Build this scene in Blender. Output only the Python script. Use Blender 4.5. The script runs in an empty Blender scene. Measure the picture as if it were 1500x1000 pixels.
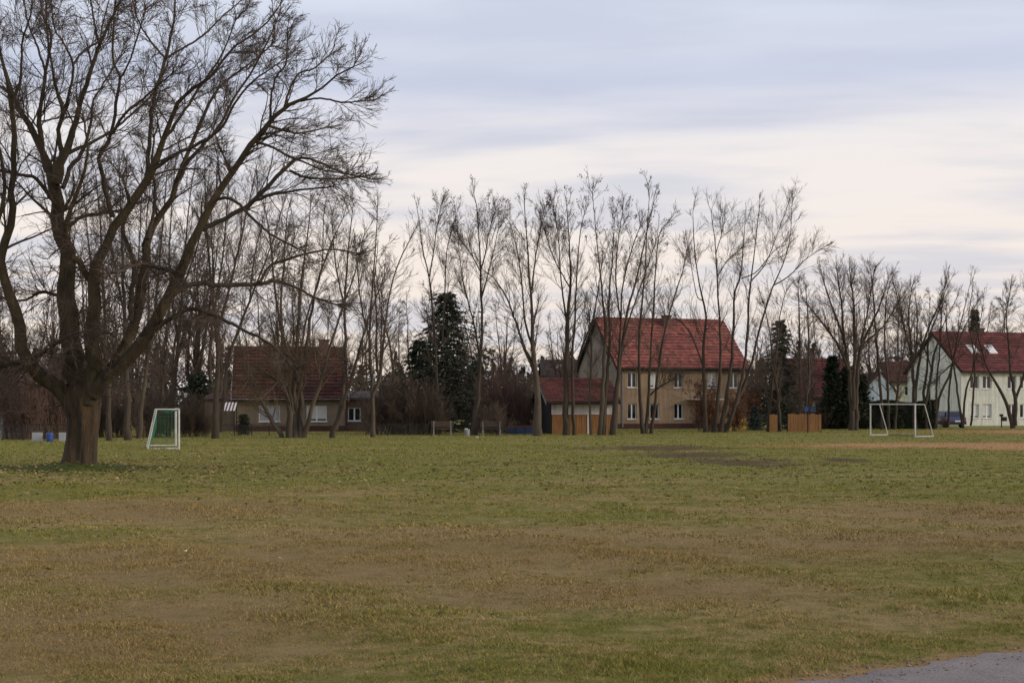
import bpy, bmesh, math, random
import numpy as np
from mathutils import Vector, Matrix

scene = bpy.context.scene
COL = scene.collection
R = math.radians
random.seed(7)

# ------------------------------------------------------------------ camera
F = 2000.0          # focal length in pixels of the 1500 px wide photograph
EYE = 2.0           # eye height in metres
HOR = 592.0         # image row of the horizon
cam_data = bpy.data.cameras.new('camera')
cam = bpy.data.objects.new('camera', cam_data)
COL.objects.link(cam)
cam_data.sensor_width = 36.0
cam_data.lens = 36.0 * F / 1500.0
cam_data.shift_y = (HOR - 500.0) / 1500.0
cam_data.clip_start = 0.1
cam_data.clip_end = 5000.0
cam.location = (0, 0, EYE)
cam.rotation_euler = (R(90), 0, 0)
scene.camera = cam

# ------------------------------------------------------------------ world / sky
SUN_DIR = Vector((0.93, -0.20, 0.34)).normalized()
world = bpy.data.worlds.new('World')
scene.world = world
world.use_nodes = True
wt = world.node_tree
wt.nodes.clear()


def nn(tree, kind, **kw):
    n = tree.nodes.new(kind)
    for k, v in kw.items():
        if k == 'inp':
            for a, b in v.items():
                n.inputs[a].default_value = b
        else:
            setattr(n, k, v)
    return n


def mth(tree, op, a, b=None, c=None, clamp=False):
    n = tree.nodes.new('ShaderNodeMath')
    n.operation = op
    n.use_clamp = clamp
    for i, v in enumerate((a, b, c)):
        if v is None:
            continue
        if isinstance(v, (int, float)):
            n.inputs[i].default_value = v
        else:
            tree.links.new(v, n.inputs[i])
    return n.outputs[0]


def mixc(tree, fac, a, b, mode='MIX'):
    n = tree.nodes.new('ShaderNodeMix')
    n.data_type = 'RGBA'
    n.blend_type = mode
    for sock, v in ((n.inputs[0], fac), (n.inputs[6], a), (n.inputs[7], b)):
        if isinstance(v, (int, float)):
            sock.default_value = v
        elif isinstance(v, tuple):
            sock.default_value = v if len(v) == 4 else (*v, 1)
        else:
            tree.links.new(v, sock)
    return n.outputs[2]


def ramp(tree, fac, stops, interp='LINEAR'):
    n = tree.nodes.new('ShaderNodeValToRGB')
    cr = n.color_ramp
    cr.interpolation = interp
    while len(cr.elements) > 1:
        cr.elements.remove(cr.elements[-1])
    for i, (p, c) in enumerate(stops):
        e = cr.elements[0] if i == 0 else cr.elements.new(p)
        e.position = p
        e.color = (*c, 1) if len(c) == 3 else c
    tree.links.new(fac, n.inputs[0])
    return n.outputs[0]


def srgb(r, g, b):
    def f(c):
        c /= 255.0
        return c / 12.92 if c <= 0.04045 else ((c + 0.055) / 1.055) ** 2.4
    return (f(r), f(g), f(b))


tc = nn(wt, 'ShaderNodeTexCoord')
sep = nn(wt, 'ShaderNodeSeparateXYZ')
wt.links.new(tc.outputs['Generated'], sep.inputs[0])
zz = mth(wt, 'MAXIMUM', sep.outputs[2], 0.0)
den = mth(wt, 'ADD', zz, 0.10)
cu = mth(wt, 'DIVIDE', sep.outputs[0], den)
cv = mth(wt, 'DIVIDE', sep.outputs[1], den)
cmb = nn(wt, 'ShaderNodeCombineXYZ')
wt.links.new(mth(wt, 'MULTIPLY', cu, 0.42), cmb.inputs[0])
wt.links.new(mth(wt, 'MULTIPLY', mth(wt, 'ADD', cv, mth(wt, 'MULTIPLY', cu, 0.12)), 1.0), cmb.inputs[1])
n1 = nn(wt, 'ShaderNodeTexNoise', inp={'Scale': 1.15, 'Detail': 5.0, 'Roughness': 0.52, 'Distortion': 0.35})
n2 = nn(wt, 'ShaderNodeTexNoise', inp={'Scale': 3.6, 'Detail': 4.0, 'Roughness': 0.5, 'Distortion': 0.2})
wt.links.new(cmb.outputs[0], n1.inputs['Vector'])
wt.links.new(cmb.outputs[0], n2.inputs['Vector'])
warp = mth(wt, 'MULTIPLY', mth(wt, 'SUBTRACT', n1.outputs[0], 0.5), 0.07)
zw = mth(wt, 'ADD', zz, warp, clamp=True)
base = ramp(wt, zw, [(0.0, srgb(222, 207, 193)), (0.075, srgb(225, 212, 202)), (0.13, srgb(223, 213, 207)),
                     (0.185, srgb(219, 213, 211)), (0.208, srgb(203, 202, 210)), (0.228, srgb(184, 189, 206)),
                     (0.25, srgb(194, 198, 211)), (0.30, srgb(200, 206, 219)), (0.42, srgb(192, 198, 212)),
                     (1.0, srgb(178, 183, 196))])
cl = ramp(wt, mth(wt, 'ADD', mth(wt, 'MULTIPLY', n1.outputs[0], 0.62), mth(wt, 'MULTIPLY', n2.outputs[0], 0.38)),
          [(0.43, (0, 0, 0)), (0.60, (1, 1, 1))], 'EASE')
clouded = mixc(wt, mth(wt, 'MULTIPLY', cl, 0.58), base, srgb(174, 179, 196))
sky = nn(wt, 'ShaderNodeTexSky', sky_type='NISHITA', sun_disc=False)
sky.sun_elevation = math.asin(SUN_DIR.z)
sky.sun_rotation = math.atan2(SUN_DIR.x, SUN_DIR.y)
sky.dust_density = 2.0
nish = mixc(wt, 1.0, sky.outputs[0], (0.1, 0.1, 0.1), 'MULTIPLY')
bg = nn(wt, 'ShaderNodeBackground')
wt.links.new(mixc(wt, 0.9, nish, clouded), bg.inputs[0])
bg.inputs[1].default_value = 0.97
wo = nn(wt, 'ShaderNodeOutputWorld')
wt.links.new(bg.outputs[0], wo.inputs[0])

# ------------------------------------------------------------------ sun (behind thin cloud)
sd = bpy.data.lights.new('sun', 'SUN')
sd.energy = 1.5
sd.angle = R(10)
sd.color = (1.0, 0.86, 0.70)
so = bpy.data.objects.new('sun', sd)
COL.objects.link(so)
so.rotation_euler = SUN_DIR.to_track_quat('Z', 'Y').to_euler()

scene.view_settings.view_transform = 'Standard'
scene.view_settings.look = 'None'
scene.view_settings.exposure = 0.47
scene.view_settings.gamma = 1.0
scene.cycles.max_bounces = 4
scene.cycles.diffuse_bounces = 3
scene.cycles.transmission_bounces = 3
scene.view_settings.use_curve_mapping = False


# ------------------------------------------------------------------ geometry helpers
def pt(x, y, D):
    """World point that stands at distance D in the direction of photo pixel (x, y)."""
    return Vector(((x - 750.0) / F * D, D, EYE + (HOR - y) / F * D))


def gd(y):
    """Distance of the ground seen at photo row y."""
    return EYE * F / (y - HOR)


def gp(x, y):
    D = gd(y)
    return Vector(((x - 750.0) / F * D, D, 0.0))


def fast_mesh(name, verts, faces, smooth=False, mats=None):
    """verts (N,3) array, faces (M,k) int array of tris or quads, or a list of such arrays."""
    me = bpy.data.meshes.new(name)
    verts = np.asarray(verts, dtype=np.float32)
    if not isinstance(faces, list):
        faces = [faces]
    faces = [np.asarray(f, dtype=np.int32) for f in faces if len(f)]
    me.vertices.add(len(verts))
    me.vertices.foreach_set('co', verts.ravel())
    loops = np.concatenate([f.ravel() for f in faces])
    me.loops.add(len(loops))
    me.loops.foreach_set('vertex_index', loops)
    sizes = np.concatenate([np.full(len(f), f.shape[1], dtype=np.int32) for f in faces])
    starts = np.concatenate([[0], np.cumsum(sizes)[:-1]]).astype(np.int32)
    me.polygons.add(len(sizes))
    me.polygons.foreach_set('loop_start', starts)
    if smooth:
        me.polygons.foreach_set('use_smooth', np.ones(len(sizes), dtype=bool))
    me.update(calc_edges=True)
    return me


class MB:
    """Collects plain shapes and links them as ONE mesh object."""

    def __init__(self):
        self.v = []
        self.f = []

    def add(self, vs, fs):
        o = len(self.v)
        self.v += [tuple(v) for v in vs]
        self.f += [tuple(i + o for i in f) for f in fs]
        return self

    def box(self, x0, x1, y0, y1, z0, z1, M=None):
        vs = [Vector(p) for p in ((x0, y0, z0), (x1, y0, z0), (x1, y1, z0), (x0, y1, z0),
                                  (x0, y0, z1), (x1, y0, z1), (x1, y1, z1), (x0, y1, z1))]
        if M is not None:
            vs = [M @ v for v in vs]
        return self.add(vs, [(0, 3, 2, 1), (4, 5, 6, 7), (0, 1, 5, 4), (1, 2, 6, 5), (2, 3, 7, 6), (3, 0, 4, 7)])

    def bar(self, a, b, r, k=8, r2=None):
        a, b = Vector(a), Vector(b)
        t = (b - a).normalized()
        u = t.cross(Vector((0, 0, 1)) if abs(t.z) < 0.9 else Vector((1, 0, 0))).normalized()
        w = t.cross(u)
        r2 = r if r2 is None else r2
        vs = []
        for p, rr in ((a, r), (b, r2)):
            for i in range(k):
                an = 2 * math.pi * i / k
                vs.append(p + (u * math.cos(an) + w * math.sin(an)) * rr)
        fs = [(i, (i + 1) % k, k + (i + 1) % k, k + i) for i in range(k)]
        fs += [tuple(range(k))[::-1], tuple(range(k, 2 * k))]
        return self.add(vs, fs)

    def prism(self, outline, y0, y1):
        """outline of (x, z) extruded along y."""
        k = len(outline)
        vs = [(x, y0, z) for x, z in outline] + [(x, y1, z) for x, z in outline]
        fs = [tuple(range(k)), tuple(range(k, 2 * k))[::-1]]
        fs += [((i + 1) % k, i, k + i, k + (i + 1) % k) for i in range(k)]
        return self.add(vs, fs)

    def prism_x(self, outline, x0, x1):
        """outline of (y, z) extruded along x."""
        k = len(outline)
        vs = [(x0, y, z) for y, z in outline] + [(x1, y, z) for y, z in outline]
        fs = [tuple(range(k))[::-1], tuple(range(k, 2 * k))]
        fs += [(i, (i + 1) % k, k + (i + 1) % k, k + i) for i in range(k)]
        return self.add(vs, fs)

    def mesh(self, name):
        me = bpy.data.meshes.new(name)
        me.from_pydata(self.v, [], self.f)
        bm = bmesh.new()
        bm.from_mesh(me)
        bmesh.ops.recalc_face_normals(bm, faces=bm.faces)
        bm.to_mesh(me)
        bm.free()
        return me

    def build(self, name, material, parent=None, bevel=0.0):
        return link(name, self.mesh(name), material, parent, bevel)


def link(name, me, material=None, parent=None, bevel=0.0):
    o = bpy.data.objects.new(name, me)
    if material is not None and not me.materials:
        me.materials.append(material)
    COL.objects.link(o)
    if parent is not None:
        o.parent = parent
    if bevel:
        b = o.modifiers.new('bevel', 'BEVEL')
        b.width = bevel
        b.segments = 2
        b.limit_method = 'ANGLE'
    return o


def tag(o, label=None, cat=None, group=None, kind=None):
    if label:
        o['label'] = label
    if cat:
        o['category'] = cat
    if group:
        o['group'] = group
    if kind:
        o['kind'] = kind
    return o


def empty(name, loc, rz=0.0, label=None, cat=None, group=None):
    o = bpy.data.objects.new(name, None)
    o.empty_display_size = 0.3
    COL.objects.link(o)
    o.location = loc
    o.rotation_euler = (0, 0, rz)
    tag(o, label, cat, group)
    return o


def copy_tree(o, parent=None):
    c = o.copy()
    COL.objects.link(c)
    c.parent = parent
    for ch in o.children:
        copy_tree(ch, c)
    return c


# ------------------------------------------------------------------ materials
def new_mat(name):
    m = bpy.data.materials.new(name)
    m.use_nodes = True
    t = m.node_tree
    return m, t, t.nodes['Principled BSDF']


def mat(name, c1, c2=None, scale=6.0, rough=0.85, bump=0.15, bump_scale=None, bump_dist=0.02, stretch=(1, 1, 1), lo=0.35, hi=0.65,
        metal=0.0, spec=0.3, rnd=0.0):
    """Procedural paint, wood, bark or render: two tones driven by noise, fine relief."""
    m, t, b = new_mat(name)
    tcn = nn(t, 'ShaderNodeTexCoord')
    mp = nn(t, 'ShaderNodeMapping')
    mp.inputs['Scale'].default_value = stretch
    t.links.new(tcn.outputs['Object'], mp.inputs[0])
    n = nn(t, 'ShaderNodeTexNoise', inp={'Scale': scale, 'Detail': 6.0, 'Roughness': 0.62})
    t.links.new(mp.outputs[0], n.inputs['Vector'])
    c2 = c2 or tuple(c * 0.72 for c in c1)
    col = ramp(t, n.outputs[0], [(lo, c1), (hi, c2)])
    if rnd:
        g = nn(t, 'ShaderNodeNewGeometry')
        f = mth(t, 'ADD', mth(t, 'MULTIPLY', g.outputs['Random Per Island'], 2 * rnd), 1 - rnd)
        cb = nn(t, 'ShaderNodeCombineColor')
        for i in range(3):
            t.links.new(f, cb.inputs[i])
        col = mixc(t, 1.0, col, cb.outputs[0], 'MULTIPLY')
    t.links.new(col, b.inputs['Base Color'])
    b.inputs['Roughness'].default_value = rough
    b.inputs['Metallic'].default_value = metal
    b.inputs['Specular IOR Level'].default_value = spec
    if bump:
        nb = nn(t, 'ShaderNodeTexNoise', inp={'Scale': bump_scale or scale * 4, 'Detail': 4.0, 'Roughness': 0.6})
        t.links.new(mp.outputs[0], nb.inputs['Vector'])
        bp = nn(t, 'ShaderNodeBump', inp={'Strength': bump, 'Distance': bump_dist})
        t.links.new(nb.outputs[0], bp.inputs['Height'])
        t.links.new(bp.outputs[0], b.inputs['Normal'])
    return m


def leaf_mat(name, stops, rough=0.7, transl=0.25):
    m, t, b = new_mat(name)
    g = nn(t, 'ShaderNodeNewGeometry')
    col = ramp(t, g.outputs['Random Per Island'], stops)
    t.links.new(col, b.inputs['Base Color'])
    b.inputs['Roughness'].default_value = rough
    b.inputs['Specular IOR Level'].default_value = 0.25
    if transl:
        tr = nn(t, 'ShaderNodeBsdfTranslucent')
        t.links.new(col, tr.inputs[0])
        ms = nn(t, 'ShaderNodeMixShader')
        ms.inputs[0].default_value = transl
        t.links.new(b.outputs[0], ms.inputs[1])
        t.links.new(tr.outputs[0], ms.inputs[2])
        t.links.new(ms.outputs[0], t.nodes['Material Output'].inputs[0])
    return m


def glass_mat(name, tint=(0.015, 0.018, 0.022)):
    m, t, b = new_mat(name)
    n = nn(t, 'ShaderNodeTexNoise', inp={'Scale': 1.3, 'Detail': 2.0})
    tcn = nn(t, 'ShaderNodeTexCoord')
    t.links.new(tcn.outputs['Object'], n.inputs['Vector'])
    bp = nn(t, 'ShaderNodeBump', inp={'Strength': 0.03, 'Distance': 0.05})
    t.links.new(n.outputs[0], bp.inputs['Height'])
    t.links.new(bp.outputs[0], b.inputs['Normal'])
    b.inputs['Base Color'].default_value = (*tint, 1)
    b.inputs['Roughness'].default_value = 0.04
    b.inputs['Specular IOR Level'].default_value = 0.5
    return m


M = {}
M['bark_big'] = mat('bark_big', (0.118, 0.078, 0.043), (0.026, 0.021, 0.015), 2.6, 0.95, 1.0, 9.0, 0.09, (2.2, 2.2, 0.32), 0.30, 0.68)
M['bark_olive'] = mat('bark_olive', (0.098, 0.072, 0.038), (0.032, 0.026, 0.018), 2.5, 0.95, 1.0, 10.0, 0.05, (1.6, 1.6, 0.4), 0.3, 0.7)
M['bark'] = mat('bark', (0.088, 0.066, 0.046), (0.034, 0.027, 0.021), 2.0, 0.95, 0.8, 10.0, 0.03, (1, 1, 0.25), 0.3, 0.7)
M['bark_grey'] = mat('bark_grey', (0.120, 0.094, 0.066), (0.045, 0.036, 0.027), 2.0, 0.95, 0.8, 10.0, 0.03, (1, 1, 0.25), 0.3, 0.7)
M['twig'] = mat('twig', (0.118, 0.085, 0.064), (0.074, 0.055, 0.043), 1.0, 0.9, 0.0)
M['twig_red'] = mat('twig_red', (0.125, 0.084, 0.069), (0.080, 0.056, 0.047), 0.6, 0.9, 0.0)
M['twig_tan'] = mat('twig_tan', (0.15, 0.105, 0.065), (0.09, 0.065, 0.043), 0.6, 0.9, 0.0)
M['brush'] = mat('brush', (0.150, 0.106, 0.078), (0.085, 0.062, 0.048), 0.8, 0.9, 0.0)
M['brush_red'] = mat('brush_red', (0.165, 0.103, 0.082), (0.095, 0.062, 0.050), 0.8, 0.9, 0.0)
M['seed'] = leaf_mat('seed', [(0, (0.06, 0.04, 0.03)), (1, (0.10, 0.07, 0.05))], 0.9, 0.0)
M['needle'] = leaf_mat('needle', [(0, (0.016, 0.028, 0.018)), (0.6, (0.034, 0.048, 0.028)), (1, (0.065, 0.074, 0.040))], 0.75, 0.1)
M['needle_blue'] = leaf_mat('needle_blue', [(0, (0.03, 0.05, 0.045)), (1, (0.07, 0.09, 0.075))], 0.75, 0.1)
M['hedge_leaf'] = leaf_mat('hedge_leaf', [(0, (0.018, 0.026, 0.012)), (1, (0.04, 0.052, 0.022))], 0.7, 0.1)
M['dry_leaf'] = leaf_mat('dry_leaf', [(0, (0.14, 0.045, 0.022)), (0.5, (0.22, 0.08, 0.035)), (1, (0.28, 0.13, 0.05))], 0.8, 0.3)
M['fallen_leaf'] = leaf_mat('fallen_leaf', [(0, (0.10, 0.06, 0.03)), (0.6, (0.24, 0.16, 0.075)), (1, (0.42, 0.32, 0.17))], 0.8, 0.1)
M['wood_far'] = leaf_mat('wood_far', [(0, (0.034, 0.036, 0.026)), (0.35, (0.048, 0.046, 0.030)), (0.6, (0.070, 0.052, 0.039)), (1, (0.105, 0.075, 0.057))], 0.85, 0.1)
M['wall_beige'] = mat('wall_beige', (0.355, 0.252, 0.165), (0.295, 0.207, 0.137), 0.9, 0.95, 0.3, 60, 0.006)
M['wall_gable'] = mat('wall_gable', (0.32, 0.268, 0.21), (0.25, 0.21, 0.165), 0.7, 0.95, 0.3, 60, 0.006)
M['wall_ochre'] = mat('wall_ochre', (0.25, 0.195, 0.140), (0.195, 0.152, 0.110), 0.8, 0.95, 0.3, 60, 0.006)
M['wall_white'] = mat('wall_white', (0.66, 0.67, 0.60), (0.58, 0.59, 0.53), 0.6, 0.95, 0.2, 50, 0.006)
M['wall_mint'] = mat('wall_mint', (0.82, 0.83, 0.72), (0.72, 0.73, 0.64), 0.6, 0.95, 0.2, 50, 0.006)
M['wall_green'] = mat('wall_green', (0.66, 0.68, 0.50), (0.58, 0.60, 0.44), 0.6, 0.95, 0.2, 50, 0.006)
M['wall_blue'] = mat('wall_blue', (0.76, 0.82, 0.85), (0.68, 0.75, 0.79), 0.6, 0.95, 0.2, 50, 0.006)
M['plinth'] = mat('plinth', (0.10, 0.045, 0.04), (0.075, 0.035, 0.03), 2, 0.95, 0.3)
M['tile_red'] = mat('tile_red', (0.262, 0.088, 0.072), (0.165, 0.058, 0.050), 2.2, 0.8, 0.2, rnd=0.25)
M['tile_darkred'] = mat('tile_darkred', (0.15, 0.038, 0.040), (0.09, 0.026, 0.029), 1.6, 0.8, 0.2, rnd=0.2)
M['tile_maroon'] = mat('tile_maroon', (0.135, 0.046, 0.040), (0.085, 0.032, 0.029), 2.0, 0.8, 0.2, rnd=0.2)
M['tile_brown'] = mat('tile_brown', (0.105, 0.040, 0.029), (0.062, 0.027, 0.021), 1.8, 0.85, 0.2, rnd=0.25)
M['tile_grey'] = mat('tile_grey', (0.075, 0.062, 0.06), (0.05, 0.042, 0.042), 1.6, 0.85, 0.2, rnd=0.2)


def tile_tones(m):
    """mixed tones from tile to tile and grey lichen patches"""
    t = m.node_tree
    b = t.nodes['Principled BSDF']
    src = b.inputs['Base Color'].links[0].from_socket
    tcn = nn(t, 'ShaderNodeTexCoord')
    sn = nn(t, 'ShaderNodeVectorMath', operation='SNAP')
    sn.inputs[1].default_value = (0.28, 0.26, 0.27)
    t.links.new(tcn.outputs['Object'], sn.inputs[0])
    wn = nn(t, 'ShaderNodeTexWhiteNoise')
    t.links.new(sn.outputs[0], wn.inputs[0])
    c = mixc(t, 1.0, src, ramp(t, wn.outputs[0], [(0, (0.66, 0.66, 0.68)), (0.7, (1.05, 1.0, 1.0)), (1, (1.45, 1.35, 1.25))]), 'MULTIPLY')
    n = nn(t, 'ShaderNodeTexNoise', inp={'Scale': 0.8, 'Detail': 5.0, 'Roughness': 0.65})
    t.links.new(tcn.outputs['Object'], n.inputs[0])
    f = ramp(t, n.outputs[0], [(0.5, (0, 0, 0)), (0.72, (0.6, 0.6, 0.6))])
    c = mixc(t, f, c, (0.085, 0.07, 0.055))
    t.links.new(c, b.inputs['Base Color'])


for k_t in ('tile_red', 'tile_darkred', 'tile_maroon', 'tile_brown', 'tile_grey'):
    tile_tones(M[k_t])


def wall_wear(m, amt=0.8):
    """rain streaks and blotchy old render"""
    t = m.node_tree
    b = t.nodes['Principled BSDF']
    src = b.inputs['Base Color'].links[0].from_socket
    tcn = nn(t, 'ShaderNodeTexCoord')
    for st, sc, lo, hi in (((3.0, 3.0, 0.22), 1.6, 0.70, 1.08), ((1, 1, 1), 0.55, 0.80, 1.08), ((1, 1, 1), 7.0, 0.86, 1.06)):
        mp = nn(t, 'ShaderNodeMapping')
        mp.inputs['Scale'].default_value = st
        t.links.new(tcn.outputs['Object'], mp.inputs[0])
        n = nn(t, 'ShaderNodeTexNoise', inp={'Scale': sc, 'Detail': 5.0, 'Roughness': 0.65})
        t.links.new(mp.outputs[0], n.inputs[0])
        src = mixc(t, amt, src, ramp(t, n.outputs[0], [(0.32, (lo, lo, lo)), (0.6, (hi, hi, hi * 0.98))]), 'MULTIPLY')
    t.links.new(src, b.inputs['Base Color'])


for k_t in ('wall_beige', 'wall_gable', 'wall_ochre', 'wall_white', 'wall_mint', 'wall_green', 'wall_blue'):
    wall_wear(M[k_t])
M['white'] = mat('white', (0.78, 0.78, 0.76), (0.66, 0.66, 0.63), 3.0, 0.5, 0.05)
M['whitewash'] = mat('whitewash', (0.62, 0.58, 0.57), (0.50, 0.46, 0.46), 1.5, 0.9, 0.15, stretch=(1, 1, 4))
M['grey'] = mat('grey', (0.30, 0.30, 0.30), (0.22, 0.22, 0.22), 3.0, 0.7, 0.1)
M['shutter'] = mat('shutter', (0.42, 0.42, 0.43), (0.36, 0.36, 0.37), 2.0, 0.7, 0.1)
M['dark'] = mat('dark', (0.030, 0.027, 0.026), (0.018, 0.017, 0.017), 3.0, 0.8, 0.1)
M['darkwood'] = mat('darkwood', (0.038, 0.034, 0.030), (0.024, 0.021, 0.02), 4.0, 0.9, 0.3, stretch=(4, 4, 0.5))
M['orange_wood'] = mat('orange_wood', (0.31, 0.150, 0.052), (0.20, 0.095, 0.036), 3.0, 0.75, 0.3, stretch=(4, 4, 0.4), rnd=0.12)
M['bench_wood'] = mat('bench_wood', (0.13, 0.095, 0.065), (0.085, 0.062, 0.042), 5.0, 0.85, 0.3, stretch=(0.5, 4, 4))
M['brick'] = mat('brick', (0.16, 0.10, 0.075), (0.10, 0.065, 0.052), 5.0, 0.95, 0.3)
M['yellow'] = mat('yellow', (0.72, 0.44, 0.09), (0.60, 0.36, 0.08), 1.5, 0.9, 0.15)
M['blue'] = mat('blue', (0.03, 0.075, 0.27), (0.025, 0.06, 0.21), 3.0, 0.5, 0.05)
M['blue_tarp'] = mat('blue_tarp', (0.035, 0.055, 0.12), (0.025, 0.038, 0.08), 3.0, 0.6, 0.4, 6.0)
M['red_rail'] = mat('red_rail', (0.18, 0.05, 0.045), (0.12, 0.04, 0.035), 3.0, 0.8, 0.1)
M['car_blue'] = mat('car_blue', (0.02, 0.035, 0.11), (0.018, 0.03, 0.10), 1.0, 0.25, 0.0, spec=0.6)
M['rubber'] = mat('rubber', (0.02, 0.02, 0.02), (0.014, 0.014, 0.014), 6.0, 0.9, 0.1)
M['lamp_red'] = mat('lamp_red', (0.35, 0.02, 0.02), (0.30, 0.02, 0.02), 6.0, 0.3, 0.0)
M['metal'] = mat('metal', (0.20, 0.20, 0.19), (0.14, 0.14, 0.13), 6.0, 0.5, 0.1, metal=0.6)
M['net'] = mat('net', (0.06, 0.27, 0.15), (0.05, 0.22, 0.12), 6.0, 0.8, 0.0)
M['goal'] = mat('goal', (0.60, 0.59, 0.57), (0.47, 0.46, 0.44), 2.5, 0.45, 0.05)
M['curtain'] = mat('curtain', (0.62, 0.62, 0.60), (0.50, 0.50, 0.48), 8.0, 0.9, 0.2, stretch=(6, 6, 0.3))
for k_t in ('whitewash', 'orange_wood', 'goal'):
    wall_wear(M[k_t], 0.7)
M['glass'] = glass_mat('glass')
M['sky_glass'] = glass_mat('sky_glass', (0.10, 0.11, 0.12))

# ------------------------------------------------------------------ the meadow
PA = np.array([2.06, 9.8])                       # a point on the edge of the asphalt
PE = np.array([0.866, 0.5])                      # along that edge
PN = np.array([0.5, -0.866])                     # from the lawn towards the asphalt
# bare and painted-shade patches: centre x, y, radius x, y, kind
SAND = [(22.0, 66.0, 9.0, 5.0), (29.0, 61.0, 9.0, 4.6), (33.0, 57.0, 6.0, 2.4), (46.0, 98.0, 14.0, 9.0)]
SOIL = [(6.2, 63.0, 3.6, 2.6), (8.0, 46.3, 2.0, 2.6), (12.0, 49.0, 0.9, 1.2), (7.0, 54.0, 2.4, 3.0)]
LUSH_SHADE = [(-13.4, 43.3, 2.6, 1.7), (-16.5, 42.2, 4.0, 1.5), (-19.5, 41.2, 3.5, 1.2)]  # dark green grass round the trunk, its shadow to the left painted in
BROWN = [(0.5, 19.4, 5.2, 2.8), (-3.4, 17.0, 4.2, 2.6), (6.5, 20.5, 4.4, 1.9), (-3.6, 12.4, 2.2, 2.4), (10.5, 25.5, 4.5, 2.6), (-7.0, 25.5, 4.5, 2.4), (1.0, 14.6, 2.2, 1.2)]


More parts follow.
